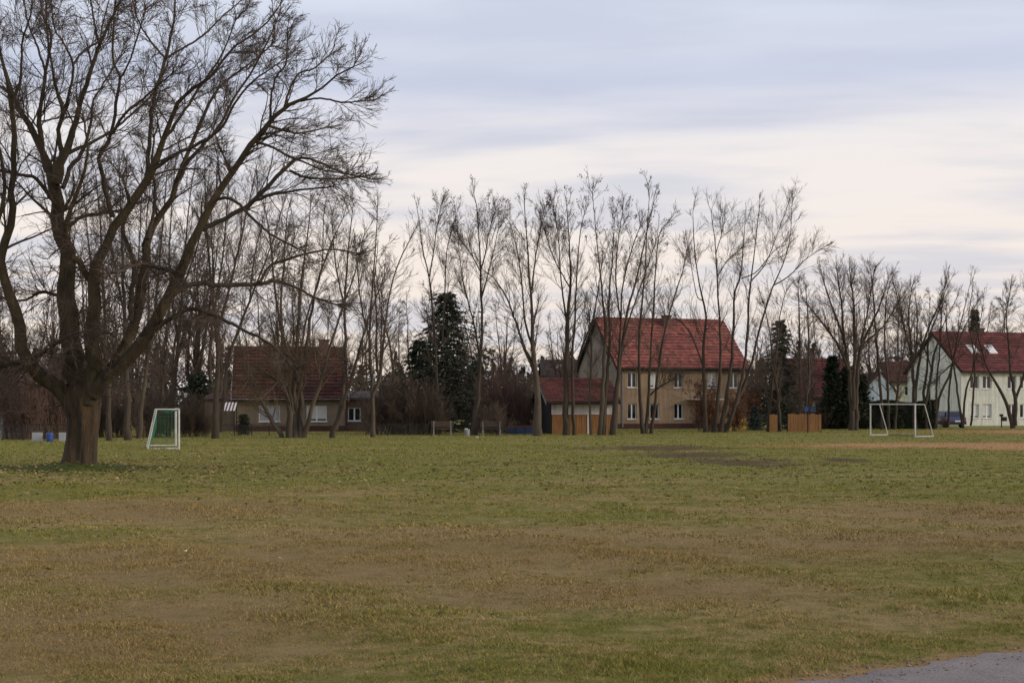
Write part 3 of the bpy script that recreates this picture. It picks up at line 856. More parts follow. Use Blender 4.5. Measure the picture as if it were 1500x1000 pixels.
# every limb: photo pixels with widths, drift in depth (metres, at its tip), start drift
BIG = [
    # left limb
    ([(112, 602, 30), (95, 576, 27), (72, 556, 25), (48, 545, 24), (38, 520, 20), (28, 480, 19), (12, 430, 17), (3, 395, 16), (6, 360, 15), (16, 325, 14), (19, 270, 12), (20, 220, 11), (18, 170, 10), (10, 120, 7), (2, 85, 5), (-10, 40, 4)], 0.0, -1.6),
    ([(3, 395, 12), (-14, 352, 11), (-2, 318, 9), (7, 280, 8), (3, 240, 7), (-5, 200, 5), (-15, 140, 4)], -0.7, -2.4),
    ([(17, 150, 8), (30, 115, 6), (33, 60, 5), (45, 20, 4), (50, -25, 3)], -1.3, -2.4),
    ([(19, 140, 7), (5, 130, 6), (-20, 112, 5), (-50, 80, 4)], -1.3, -2.0),
    # main leader
    ([(118, 592, 36), (110, 540, 34), (103, 480, 31), (98, 430, 30), (95, 390, 28), (88, 330, 25), (82, 290, 24), (80, 262, 22), (65, 235, 15), (55, 202, 14), (45, 185, 13), (30, 165, 11), (20, 140, 9), (10, 110, 7), (3, 85, 6), (-8, 50, 4)], 0.2, 1.2),
    ([(74, 256, 14), (61, 215, 12), (57, 180, 11), (60, 150, 9), (66, 115, 8), (70, 90, 7), (75, 50, 6), (62, 20, 5), (58, -30, 4)], 0.7, 2.2),
    ([(68, 108, 6), (52, 62, 5), (40, 30, 4), (33, -20, 3)], 1.6, 3.4),
    ([(82, 268, 20), (88, 242, 19), (92, 225, 17), (103, 200, 13), (115, 165, 11), (124, 130, 10), (140, 85, 9), (147, 62, 8), (165, 25, 6), (176, 2, 5), (186, -28, 4)], 0.4, 0.6),
    ([(90, 230, 12), (86, 192, 9), (92, 165, 9), (80, 118, 6), (71, 62, 5), (66, -5, 4)], 0.5, -0.9),
    ([(92, 168, 8), (104, 125, 6), (107, 95, 6), (95, 66, 5), (80, 42, 4), (74, -10, 3)], -0.2, -1.6),
    ([(107, 95, 6), (121, 76, 5), (145, 60, 5), (150, 36, 4), (160, 0, 3)], -0.7, 0.6),
    ([(145, 66, 6), (138, 30, 5), (131, -10, 4), (128, -50, 3)], 0.5, 2.2),
    ([(101, 224, 9), (117, 217, 8), (137, 207, 7), (165, 191, 6), (190, 170, 5), (226, 134, 4), (245, 95, 3)], 0.5, 3.0),
    ([(92, 275, 10), (105, 245, 9), (122, 220, 8), (133, 180, 6), (135, 155, 5), (150, 125, 4), (175, 85, 3)], 0.4, 2.6),
    ([(77, 292, 10), (60, 270, 8), (45, 258, 7), (22, 255, 6), (-8, 246, 5), (-40, 225, 4)], 0.5, -1.5),
    # centre stem
    ([(128, 590, 30), (135, 535, 25), (138, 480, 24), (138, 440, 22), (136, 412, 21), (145, 382, 18), (160, 350, 17), (175, 325, 16), (190, 300, 16), (210, 270, 15), (225, 245, 14), (235, 220, 12), (245, 190, 10), (255, 165, 9), (268, 140, 8), (285, 128, 7), (308, 112, 6), (345, 66, 5), (382, 44, 4), (410, 8, 3)], -0.3, -1.8),
    ([(136, 414, 14), (119, 390, 13), (103, 366, 11), (96, 335, 10), (106, 300, 8), (120, 262, 7), (128, 225, 5), (124, 180, 4)], -0.5, -2.4),
    ([(224, 248, 9), (245, 234, 8), (275, 218, 7), (300, 206, 7), (325, 186, 6), (345, 150, 5), (370, 120, 4), (405, 95, 3)], -1.1, -3.2),
    ([(215, 268, 10), (217, 240, 9), (220, 190, 8), (225, 150, 8), (232, 120, 8), (243, 86, 8), (251, 50, 5), (255, 28, 5), (258, -18, 4)], -1.0, 0.5),
    ([(244, 85, 6), (270, 70, 5), (300, 50, 5), (322, 28, 4), (352, 2, 3)], -0.1, 1.6),
    ([(242, 86, 5), (222, 62, 5), (205, 36, 4), (194, 0, 3)], -0.1, -1.2),
    ([(165, 318, 11), (155, 282, 9), (147, 245, 9), (146, 226, 8), (160, 205, 8), (165, 188, 7), (170, 150, 7), (176, 115, 6), (166, 90, 5), (166, 50, 5), (169, -10, 3)], -0.8, -2.6),
    ([(163, 196, 7), (186, 164, 6), (214, 141, 5), (229, 127, 4), (250, 110, 3)], -1.6, -3.0),
    ([(176, 116, 5), (190, 90, 4), (201, 55, 4), (212, 20, 3)], -2.1, -3.4),
    ([(240, 205, 8), (256, 182, 7), (275, 155, 6), (296, 122, 6), (311, 102, 5), (327, 76, 4), (345, 30, 3)], -1.1, -0.2),
    # second right-hand limb
    ([(138, 578, 20), (170, 527, 18), (198, 475, 17), (210, 430, 16), (214, 390, 16), (216, 345, 15), (235, 315, 12), (252, 290, 11), (262, 262, 10), (270, 235, 9), (283, 205, 8), (300, 165, 7), (315, 135, 6), (335, 115, 5), (365, 95, 4), (398, 66, 3)], 0.5, 3.4),
    ([(216, 350, 9), (224, 318, 7), (228, 280, 6), (222, 240, 5), (226, 205, 4)], 1.2, 3.0),
    ([(262, 264, 9), (276, 235, 8), (296, 214, 8), (315, 194, 7), (331, 168, 6), (346, 138, 5), (362, 116, 5), (386, 74, 4), (404, 34, 3)], 2.0, 1.2),
    ([(190, 470, 10), (192, 430, 9), (197, 392, 9), (186, 356, 8), (180, 335, 7), (188, 300, 5), (180, 260, 4)], 0.7, 2.2),
    # long right limb
    ([(136, 578, 26), (165, 541, 23), (195, 515, 22), (215, 490, 20), (235, 460, 19), (250, 430, 18), (262, 400, 17), (275, 370, 16), (290, 335, 15), (310, 300, 14), (330, 265, 13), (350, 235, 12), (370, 210, 11), (395, 180, 10), (415, 160, 9), (440, 148, 7), (465, 135, 5), (492, 112, 4), (518, 98, 3)], -0.4, -1.4),
    ([(396, 178, 6), (397, 146, 5), (405, 112, 4), (418, 95, 4), (421, 62, 3)], -1.1, -2.4),
    ([(416, 160, 6), (425, 130, 5), (438, 108, 4), (460, 100, 4), (484, 80, 3)], -1.1, -0.2),
    ([(440, 148, 5), (470, 144, 4), (500, 150, 4), (532, 148, 3)], -1.2, -2.2),
    ([(374, 208, 6), (400, 216, 5), (424, 230, 5), (442, 236, 4), (470, 248, 3), (502, 254, 3)], -1.0, -2.8),
    ([(392, 184, 6), (420, 192, 5), (440, 195, 4), (476, 187, 3)], -1.1, 0.6),
    ([(286, 340, 10), (320, 326, 9), (350, 310, 9), (370, 295, 9), (390, 275, 8), (410, 255, 8), (430, 235, 7), (440, 231, 6), (462, 235, 5), (492, 249, 4), (522, 258, 3)], -0.8, -0.4),
    ([(370, 296, 6), (400, 285, 5), (440, 278, 4), (482, 274, 3)], -0.7, -2.2),
    ([(424, 250, 6), (450, 260, 5), (490, 262, 4), (530, 259, 3)], -0.6, 0.8),
    ([(318, 292, 7), (335, 290, 6), (350, 300, 6), (376, 325, 5), (400, 345, 4), (436, 364, 3)], -0.9, -3.2),
    ([(250, 436, 10), (265, 421, 9), (285, 416, 9), (330, 417, 8), (385, 415, 7), (405, 411, 6), (432, 420, 5), (460, 435, 4), (492, 446, 3)], -0.6, 1.6),
    ([(380, 414, 6), (395, 391, 5), (420, 380, 5), (456, 370, 4), (490, 365, 3), (522, 371, 2.5)], 0.4, 2.4),
    ([(224, 482, 9), (258, 462, 8), (290, 453, 7), (330, 470, 6), (370, 490, 5), (400, 506, 4), (424, 532, 3)], -0.5, -2.8),
    ([(262, 402, 8), (245, 395, 7), (222, 390, 6), (205, 386, 5), (180, 395, 4)], -0.5, -2.6),
    # side branches low on the tree
    ([(45, 540, 9), (22, 530, 7), (-5, 536, 6), (-40, 520, 5), (-80, 525, 4)], -0.2, -1.8),
    ([(50, 525, 8), (80, 505, 6), (105, 490, 5), (125, 485, 4), (160, 488, 3)], -0.3, -2.4),
    ([(98, 440, 8), (80, 432, 6), (60, 428, 5), (35, 440, 4), (5, 436, 3)], 0.2, 2.4),
    ([(90, 345, 8), (112, 322, 7), (130, 315, 6), (158, 312, 5), (190, 305, 4)], 0.3, 2.8),
]


def px_line(pts, D0, dy0, dy1, n):
    """photo-pixel polyline -> world polyline with radii, drifting in depth from dy0 to dy1 metres."""
    k = len(pts)
    cum = np.concatenate([[0], np.cumsum([math.hypot(pts[i + 1][0] - pts[i][0], pts[i + 1][1] - pts[i][1]) for i in range(k - 1)])])
    out = []
    for (x, y, w), c in zip(pts, cum / cum[-1]):
        D = D0 + dy0 + (dy1 - dy0) * c
        p = pt(x, y, D)
        out.append((p.x, p.y, p.z, 0.5 * w * D / F))
    s = spline(out, n)
    return s[:, :3], np.maximum(s[:, 3], 0.004)


def build_big_tree():
    g = np.random.default_rng(21)
    base = gp(119, 683)
    root = empty('bare_tree', base, 0, 'huge spreading bare tree with a thick forked trunk nearest the camera', 'tree')
    off = np.array(base)

    # trunk with root flare and ridged bark
    tr = [(118, 696, 60), (118, 683, 52), (119, 668, 47), (121, 640, 44), (123, 612, 46), (121, 592, 53), (122, 574, 48), (124, 556, 28)]
    NR, k = 70, 110
    P, Rr = px_line(tr, BIG_D, 0, 0, NR)
    v, f = tubes(P[None], Rr[None], k)
    v = v.reshape(NR, k, 3)
    th = np.arange(k) * 2 * np.pi / k
    ph = np.zeros(k)
    fur = np.convolve(np.tile(g.normal(0, 1, k), 3), np.ones(3) / 3, 'same')[k:2 * k]
    for i in range(NR):
        lo = max(0.0, 1 - i / 16.0)
        fur = 0.86 * fur + 0.5 * np.convolve(np.tile(g.normal(0, 1, k), 3), np.ones(3) / 3, 'same')[k:2 * k]
        s = 1 + 0.05 * np.sin(3 * th + i * 0.03) + 0.035 * np.sin(7 * th + 0.05 * i) + 0.022 * fur
        s += lo * lo * (0.20 * np.clip(np.sin(5 * th + 0.6), 0, 1) ** 2 + 0.05 * np.clip(np.sin(3 * th + 2.0), 0, 1) + 0.03)
        # deep crease below the fork
        s -= 0.16 * np.exp(-(((th - 4.45 + np.pi) % (2 * np.pi) - np.pi) / 0.16) ** 2) * min(1.0, max(0.0, (i - 14) / 26.0))
        s -= 0.16 * np.exp(-(((th - 1.3 + np.pi) % (2 * np.pi) - np.pi) / 0.16) ** 2) * min(1.0, max(0.0, (i - 14) / 26.0))
        v[i] = P[i] + (v[i] - P[i]) * s[:, None]
    trunk = link('trunk', fast_mesh('trunk', v.reshape(-1, 3) - off, f, True), M['bark_big'], root)
    Ls, Rs = [], []
    for pts, d0, d1 in BIG:
        kk = 24
        P, Rr = px_line(pts, BIG_D, d0, d1, kk)
        Rr = Rr * 0.90 * np.clip(1.0 - 0.3 * (P[:, 2] - 4.0) / 9.0, 0.68, 1.0)
        w = g.normal(0, 1, (kk, 3)) * (Rr[:, None] * 0.25)
        w[0] = 0
        P = P + w
        Ls.append(P)
        Rs.append(Rr)
        sides = 14 if pts[0][2] > 14 else 8
        v, f = tubes(P[None], Rr[None], sides)
        if sides == 14:
            c = np.repeat(P, sides, axis=0)
            v = c + (v - c) * (1 + g.normal(0, 0.05, len(v)))[:, None]
        o = link('limb', fast_mesh('limb', v - off, f, True), M['bark_olive'] if pts[0][2] > 11 else M['bark'], root)
    LP, LR = np.array(Ls), np.array(Rs)
    parts = []
    # twigs: three more generations
    aa, aar = [], []
    for P, Rr in zip(LP, LR):
        ln = np.linalg.norm(np.diff(P, axis=0), axis=1).sum()
        t0 = 0.45 if Rr[0] > 0.2 else 0.22
        x, xr = spawn(g, P[None], Rr[None], max(6, int(ln * (1 - t0) * 3.6)), t0, 1.0, 0.45, 1.15, 2.2, 0.34, 9, 0.11, 0.02, 0.009, 0.62, labs=True)
        aa.append(x)
        aar.append(xr)
    a, ar = np.concatenate(aa), np.concatenate(aar)
    # continue every limb at its tip
    tipd = LP[:, -1] - LP[:, -3]
    tp, trr = [], []
    for _ in range(3):
        x, xr = grow(g, LP[:, -1], norm(tipd) + g.normal(0, 0.28, (len(LP), 3)), g.uniform(0.5, 1.1, len(LP)), LR[:, -1] * 0.9, np.full(len(LP), 0.007), 9, 0.12, 0.03)
        tp.append(x)
        trr.append(xr)
    a = np.concatenate([a] + tp)
    ar = np.concatenate([ar] + trr)
    parts.append(tubes(a, ar, 4))
    b, br = spawn(g, a, ar, 9, 0.08, 1.0, 0.30, 0.85, 0.62, 0.5, 6, 0.10, 0.015, 0.0066, 0.5)
    parts.append(tubes(b, br, 3))
    c, cr = spawn(g, b, br, 5, 0.10, 1.0, 0.28, 0.80, 0.62, 0.6, 3, 0.10, 0.01, 0.0050, 0.45)
    parts.append(tubes(c, cr, 3))
    # tangle of water shoots round the fork
    low = [i for i, (p, _, _) in enumerate(BIG) if p[0][1] > 400]
    e, er = spawn(g, LP[low], LR[low], 32, 0.02, 0.45, 0.8, 1.5, 1.7, 0.10, 7, 0.24, 0.03, 0.010, 0.2, labs=True)
    parts.append(tubes(e, er, 4))
    e2, er2 = spawn(g, e, er, 6, 0.1, 1.0, 0.4, 1.1, 0.45, 0.6, 5, 0.2, 0.02, 0.0055, 0.4)
    parts.append(tubes(e2, er2, 3))
    e3, er3 = spawn(g, e2, er2, 5, 0.1, 1.0, 0.4, 1.0, 0.5, 0.7, 2, 0.2, 0.02, 0.004, 0.4)
    parts.append(tubes(e3, er3, 3))
    V, Fc = join(parts)
    link('crown', fast_mesh('crown', V - off, Fc), M['twig'], root)
    return root


def leaf_cloud(p, g, s0, s1, up=0.0):
    n = len(p)
    u = norm(g.normal(size=(n, 3)) + np.array([0, 0, up]))
    w = norm(np.cross(u, g.normal(size=(n, 3))))
    s = g.uniform(s0, s1, n)[:, None]
    v = np.stack([p - u * s, p + w * s * 0.55, p + u * s, p - w * s * 0.55], 1).reshape(-1, 3)
    return fast_mesh('leaves', v, np.arange(len(v)).reshape(-1, 4))


build_big_tree()

# ------------------------------------------------------------------ the row of bare trees
# label, base row (gives distance), bark, twig, style, stems [(x, y, width px), ...]
# style: (branches per stem, start, length m, upward pull, seeds)
UP = (26, 0.22, 2.6, 0.07, 0)
UPS = (26, 0.25, 2.4, 0.08, 1)
FINE = (38, 0.2, 2.5, 0.10, 0)
WIDE = (17, 0.36, 2.6, 0.045, 0)
SLIM = (13, 0.45, 1.8, 0.05, 0)
MANY = (17, 0.22, 2.6, 0.07, 0)
OAK = (32, 0.36, 2.6, 0.05, 0)
ROW = [
    ('slim upright bare tree seen just right of the big forked trunk', 646, 'bark', 'twig_red', FINE, [
        [(160, 646, 10), (158, 560, 9), (152, 430, 7), (146, 320, 5), (140, 250, 3)], [(158, 540, 6), (142, 450, 5), (130, 360, 4), (122, 270, 3)]]),
    ('bare tree between the big trunk and the green netted goal, darker straight stem', 645, 'bark', 'twig_red', FINE, [
        [(188, 645, 13), (186, 560, 11), (181, 430, 8), (178, 330, 6), (174, 245, 3)], [(186, 540, 7), (196, 460, 5), (205, 350, 4), (208, 255, 3)], [(182, 460, 6), (165, 370, 4), (158, 280, 3)]]),
    ('leaning pale bare tree just left of the green netted goal', 642, 'bark_grey', 'twig_red', FINE, [
        [(202, 642, 10), (210, 570, 9), (224, 480, 7), (232, 400, 6), (240, 310, 5), (246, 240, 3)], [(214, 540, 6), (218, 440, 5), (214, 340, 4), (222, 255, 3)]]),
    ('thin bare tree rising behind the green netted goal', 640, 'bark', 'twig_red', FINE, [
        [(246, 640, 9), (255, 560, 8), (263, 480, 7), (270, 380, 6), (278, 290, 4), (286, 240, 3)], [(260, 500, 6), (248, 400, 5), (252, 300, 4), (256, 245, 3)], [(268, 420, 5), (292, 350, 4), (305, 270, 3)]]),
    ('stout straight bare tree left of the ochre house with striped awning', 642, 'bark', 'twig_red', FINE, [
        [(315, 642, 14), (317, 580, 12), (318, 500, 10), (312, 440, 8), (306, 380, 6), (301, 300, 5), (300, 245, 3)],
        [(318, 485, 8), (334, 430, 7), (348, 370, 6), (362, 310, 4), (372, 262, 3)], [(314, 450, 6), (326, 380, 5), (332, 310, 4), (336, 250, 3)]]),
    ('slanting bare tree behind the straight one at the ochre house gable', 633, 'bark', 'twig_red', FINE, [
        [(322, 633, 8), (334, 530, 7), (352, 475, 7), (368, 435, 6), (384, 395, 5), (402, 345, 4), (415, 300, 3)], [(366, 440, 5), (372, 380, 4), (388, 310, 3)]]),
    ('many stemmed bare tree fanning out before the ochre house windows', 641, 'bark_grey', 'twig_tan', MANY, [
        [(414, 641, 9), (392, 604, 8), (376, 572, 7), (366, 545, 5), (352, 510, 4)],
        [(424, 641, 13), (424, 580, 11), (420, 520, 9), (409, 470, 7), (402, 420, 6), (396, 350, 5), (385, 290, 3)],
        [(432, 641, 13), (430, 560, 10), (436, 490, 8), (441, 420, 7), (450, 350, 5), (455, 302, 3)],
        [(440, 641, 11), (441, 560, 9), (450, 500, 8), (461, 430, 6), (480, 370, 5), (502, 320, 3)],
        [(444, 641, 9), (459, 590, 8), (470, 556, 7), (480, 520, 6), (500, 455, 5), (520, 400, 4), (532, 350, 3)],
        [(430, 606, 8), (416, 520, 7), (412, 450, 6), (416, 380, 5), (421, 312, 3)],
        [(436, 560, 6), (448, 470, 5), (470, 400, 4), (474, 320, 3)],
        [(428, 570, 5), (404, 530, 4), (378, 512, 3), (352, 520, 2)], [(426, 590, 5), (400, 552, 4), (372, 548, 3), (350, 566, 2)],
        [(440, 575, 5), (462, 536, 4), (484, 520, 3), (508, 528, 2)], [(434, 600, 4), (440, 545, 3), (425, 520, 2)], [(428, 600, 4), (412, 560, 3), (392, 575, 2)]]),
    ('leaning bare tree at the right corner of the ochre house', 641, 'bark', 'twig', UP, [
        [(486, 641, 10), (500, 602, 9), (513, 560, 7), (526, 515, 6), (541, 462, 4), (560, 415, 3)],
        [(492, 630, 8), (504, 560, 8), (506, 500, 7), (505, 450, 6), (509, 380, 5), (516, 312, 3)], [(505, 450, 5), (492, 390, 4), (486, 320, 3)]]),
    ('slim straight bare tree between ochre house annex and brushwood', 640, 'bark_grey', 'twig', UP, [
        [(546, 640, 9), (546, 600, 8), (545, 560, 8), (541, 500, 6), (545, 430, 5), (549, 380, 4), (553, 312, 3)],
        [(546, 580, 7), (557, 552, 6), (562, 500, 5), (569, 440, 4), (582, 390, 4), (602, 348, 3)], [(542, 500, 5), (528, 440, 4), (522, 370, 3)]]),
    ('slender bare tree passing in front of the dark spruce on its left', 634, 'bark', 'twig', UPS, [
        [(643, 634, 7), (640, 560, 6), (636, 480, 5), (632, 440, 5), (628, 402, 4), (620, 370, 4), (615, 330, 3), (611, 306, 2)],
        [(629, 405, 4), (635, 370, 4), (639, 340, 3), (646, 300, 2)], [(648, 500, 4), (651, 440, 4), (653, 390, 3), (656, 360, 3), (666, 322, 2)]]),
    ('slender bare tree on the right edge of the dark spruce beside a bench', 637, 'bark', 'twig', UPS, [
        [(694, 637, 12), (699, 590, 9), (703, 540, 7), (706, 480, 6), (705, 430, 6), (704, 392, 5), (701, 340, 4), (698, 300, 3), (694, 284, 2)],
        [(704, 395, 5), (711, 372, 4), (716, 340, 3), (726, 308, 2)], [(703, 520, 5), (693, 470, 4), (678, 410, 3), (672, 362, 2)], [(705, 440, 4), (722, 372, 3), (730, 335, 2)],
        [(705, 400, 4), (690, 372, 3), (674, 350, 2)]]),
    ('tall forking bare tree just left of the wooden garage', 638, 'bark_grey', 'twig', UPS, [
        [(788, 638, 17), (787, 585, 13), (784, 540, 12), (780, 490, 9), (778, 440, 7), (775, 402, 6), (772, 350, 4), (768, 302, 3)],
        [(779, 425, 6), (784, 380, 4), (790, 345, 4), (796, 310, 2)], [(785, 548, 8), (768, 510, 7), (755, 470, 5), (740, 432, 4), (722, 405, 3)],
        [(780, 510, 6), (769, 470, 5), (765, 420, 4), (758, 370, 3), (748, 330, 2)]]),
    ('thick bare tree standing before the white boards of the wooden garage', 637, 'bark', 'twig', UPS, [
        [(829, 637, 13), (829, 580, 11), (830, 520, 10), (832, 460, 9), (836, 420, 7), (835, 380, 5), (833, 340, 4), (830, 302, 3)],
        [(841, 637, 6), (838, 540, 6), (842, 470, 5), (845, 402, 4), (850, 340, 3), (856, 312, 2)], [(831, 480, 6), (822, 412, 4), (818, 350, 3), (811, 304, 2)],
        [(838, 560, 5), (852, 510, 5), (868, 470, 4), (875, 430, 3), (882, 385, 2)], [(834, 420, 4), (812, 380, 3), (800, 345, 2)]]),
    ('twin stemmed bare tree at the right end of the wooden garage', 637, 'bark_grey', 'twig', UPS, [
        [(878, 637, 9), (882, 590, 9), (885, 540, 8), (886, 480, 7), (882, 430, 5), (878, 390, 4), (873, 340, 3), (868, 286, 2)],
        [(884, 637, 8), (888, 560, 8), (893, 500, 6), (892, 440, 5), (897, 380, 4), (900, 322, 2)], [(866, 637, 5), (864, 580, 4), (866, 520, 4), (864, 470, 3)]]),
    ('dark bare tree leaning right across the beige house corner', 637, 'bark', 'twig', UPS, [
        [(897, 637, 12), (901, 590, 11), (906, 550, 9), (912, 500, 8), (921, 450, 6), (934, 402, 5), (945, 350, 4), (956, 302, 2)],
        [(906, 545, 6), (909, 480, 5), (912, 420, 4), (924, 370, 4), (938, 330, 2)], [(911, 505, 5), (926, 455, 4), (945, 400, 3), (962, 350, 2)], [(909, 470, 5), (902, 410, 4), (906, 350, 3), (912, 310, 2)]]),
    ('slim bare trees stems crossing the left windows of the beige house', 635, 'bark', 'twig', UPS, [
        [(943, 635, 8), (938, 590, 7), (936, 540, 6), (937, 480, 6), (941, 440, 5), (945, 390, 4), (948, 330, 3), (951, 290, 2)],
        [(946, 635, 7), (950, 580, 6), (953, 520, 5), (957, 460, 5), (960, 402, 4), (965, 345, 3), (979, 325, 2)],
        [(954, 635, 7), (960, 590, 6), (964, 540, 6), (974, 485, 5), (986, 440, 4), (999, 402, 3), (1006, 372, 2)], [(953, 578, 4), (965, 567, 3), (986, 555, 2)]]),
    ('bare tree with two tall stems before the chimney of the beige house', 633, 'bark', 'twig', WIDE, [
        [(1034, 633, 11), (1032, 570, 9), (1030, 520, 8), (1033, 482, 7), (1035, 463, 6), (1029, 438, 6), (1022, 402, 4), (1017, 360, 4), (1015, 312, 2)],
        [(1045, 633, 10), (1052, 580, 9), (1056, 520, 7), (1054, 470, 6), (1051, 420, 5), (1048, 362, 4), (1042, 312, 2)],
        [(1030, 440, 4), (1020, 430, 3), (1008, 360, 2)], [(1051, 405, 4), (1065, 382, 3), (1082, 366, 2)], [(1032, 540, 5), (1012, 490, 4), (995, 470, 3), (975, 462, 2)], [(1049, 370, 4), (1058, 340, 3), (1062, 318, 2)]]),
    ('bare tree with long stems sweeping right over the beige house end', 633, 'bark', 'twig', WIDE, [
        [(1054, 633, 11), (1063, 590, 9), (1071, 530, 8), (1075, 465, 7), (1076, 430, 6), (1085, 405, 5), (1088, 370, 4), (1091, 330, 2)],
        [(1062, 633, 9), (1080, 585, 8), (1092, 520, 7), (1097, 440, 6), (1100, 410, 5), (1106, 360, 4), (1112, 308, 2)],
        [(1066, 628, 9), (1080, 585, 8), (1097, 546, 7), (1111, 490, 6), (1120, 456, 6), (1133, 418, 5), (1146, 390, 4), (1157, 350, 3), (1160, 302, 2)],
        [(1133, 418, 5), (1156, 404, 4), (1180, 380, 3), (1207, 362, 2)], [(1100, 412, 5), (1120, 388, 4), (1136, 350, 3), (1157, 292, 2)], [(1086, 408, 4), (1108, 398, 4), (1130, 372, 3), (1146, 358, 2)],
        [(1074, 600, 5), (1095, 560, 4), (1110, 535, 3)]]),
    ('leaning dark bare tree under the dark conifer right of the beige house', 632, 'bark', 'twig', UP, [
        [(1124, 632, 6), (1130, 570, 6), (1137, 520, 5), (1141, 470, 3), (1150, 430, 2)], [(1143, 632, 7), (1140, 585, 6), (1134, 540, 4), (1128, 490, 3), (1120, 450, 2)]]),
    ('pair of pole thin bare stems left of the blue sign', 631, 'bark', 'twig', UP, [
        [(1172, 631, 6), (1172, 560, 5), (1171, 470, 4), (1169, 418, 2)], [(1176, 631, 5), (1184, 560, 5), (1184, 480, 4), (1180, 420, 2)]]),
    ('big round crowned bare tree over the dark hedge', 630, 'bark', 'twig', OAK, [
        [(1247, 630, 12), (1246, 580, 10), (1243, 540, 9), (1234, 490, 7), (1216, 442, 5), (1204, 402, 3)],
        [(1254, 630, 12), (1256, 550, 9), (1262, 505, 8), (1284, 460, 6), (1302, 408, 3)], [(1250, 600, 9), (1252, 505, 8), (1250, 440, 6), (1244, 395, 3)],
        [(1243, 542, 7), (1226, 502, 6), (1196, 462, 4), (1178, 440, 3)], [(1258, 520, 7), (1272, 450, 5), (1280, 400, 3)], [(1262, 505, 6), (1292, 480, 5), (1318, 440, 3)], [(1236, 500, 6), (1232, 440, 5), (1226, 398, 3)]]),
    ('slim upright bare tree above the left goal post of the unnetted goal', 629, 'bark', 'twig', UP, [
        [(1292, 629, 6), (1291, 580, 6), (1284, 505, 5), (1280, 440, 4), (1276, 402, 2)], [(1301, 629, 6), (1300, 560, 5), (1296, 500, 4), (1298, 440, 3), (1306, 410, 2)], [(1311, 629, 5), (1316, 560, 4), (1323, 520, 3), (1330, 470, 2)]]),
    ('forked bare tree beside the gable edge of the pale mint house', 628, 'bark', 'twig', OAK, [
        [(1340, 627, 11), (1338, 565, 9), (1335, 512, 7), (1331, 462, 5), (1336, 420, 3)], [(1340, 600, 9), (1342, 560, 8), (1352, 505, 6), (1365, 470, 5), (1378, 440, 4), (1386, 410, 3)], [(1336, 520, 6), (1322, 470, 5), (1312, 425, 3)]]),
    ('tangled many stemmed bare tree in front of the mint gable', 628, 'bark', 'twig', SLIM, [
        [(1358, 626, 7), (1353, 575, 7), (1358, 540, 6), (1361, 492, 5), (1373, 462, 4), (1384, 425, 2)], [(1352, 610, 7), (1362, 560, 7), (1368, 520, 6), (1377, 490, 5), (1381, 440, 3), (1390, 415, 2)],
        [(1364, 626, 6), (1361, 570, 5), (1364, 540, 4), (1350, 500, 3)], [(1372, 626, 6), (1372, 565, 5), (1377, 512, 4), (1380, 480, 3), (1400, 440, 2)]]),
    ('bare tree with crossing stems at the front corner of the mint house', 628, 'bark', 'twig', SLIM, [
        [(1370, 624, 7), (1376, 582, 6), (1390, 552, 6), (1396, 530, 6), (1402, 495, 4), (1412, 455, 3), (1420, 420, 2)], [(1389, 624, 5), (1391, 565, 5), (1396, 530, 5), (1408, 490, 4), (1425, 455, 2)],
        [(1410, 624, 6), (1403, 578, 5), (1397, 536, 5), (1390, 500, 4), (1384, 460, 2)], [(1396, 532, 4), (1376, 550, 3), (1364, 562, 2)]]),
    ('two thin bare stems left of the mint house windows', 628, 'bark', 'twig', SLIM, [
        [(1411, 623, 5), (1415, 572, 5), (1425, 542, 4), (1430, 500, 3), (1440, 450, 2)], [(1422, 623, 5), (1426, 580, 5), (1427, 520, 4), (1419, 470, 3), (1424, 430, 2)]]),
    ('leaning forked bare tree on the right in front of the pale house windows', 628, 'bark', 'twig', OAK, [
        [(1484, 623, 10), (1475, 592, 8), (1463, 566, 7), (1450, 546, 5), (1440, 520, 4), (1430, 478, 3), (1432, 440, 2)], [(1487, 623, 10), (1487, 585, 9), (1481, 548, 7), (1478, 512, 5), (1474, 462, 3), (1480, 425, 2)],
        [(1487, 588, 7), (1498, 556, 6), (1506, 520, 5), (1512, 470, 3), (1505, 425, 2)]]),
]


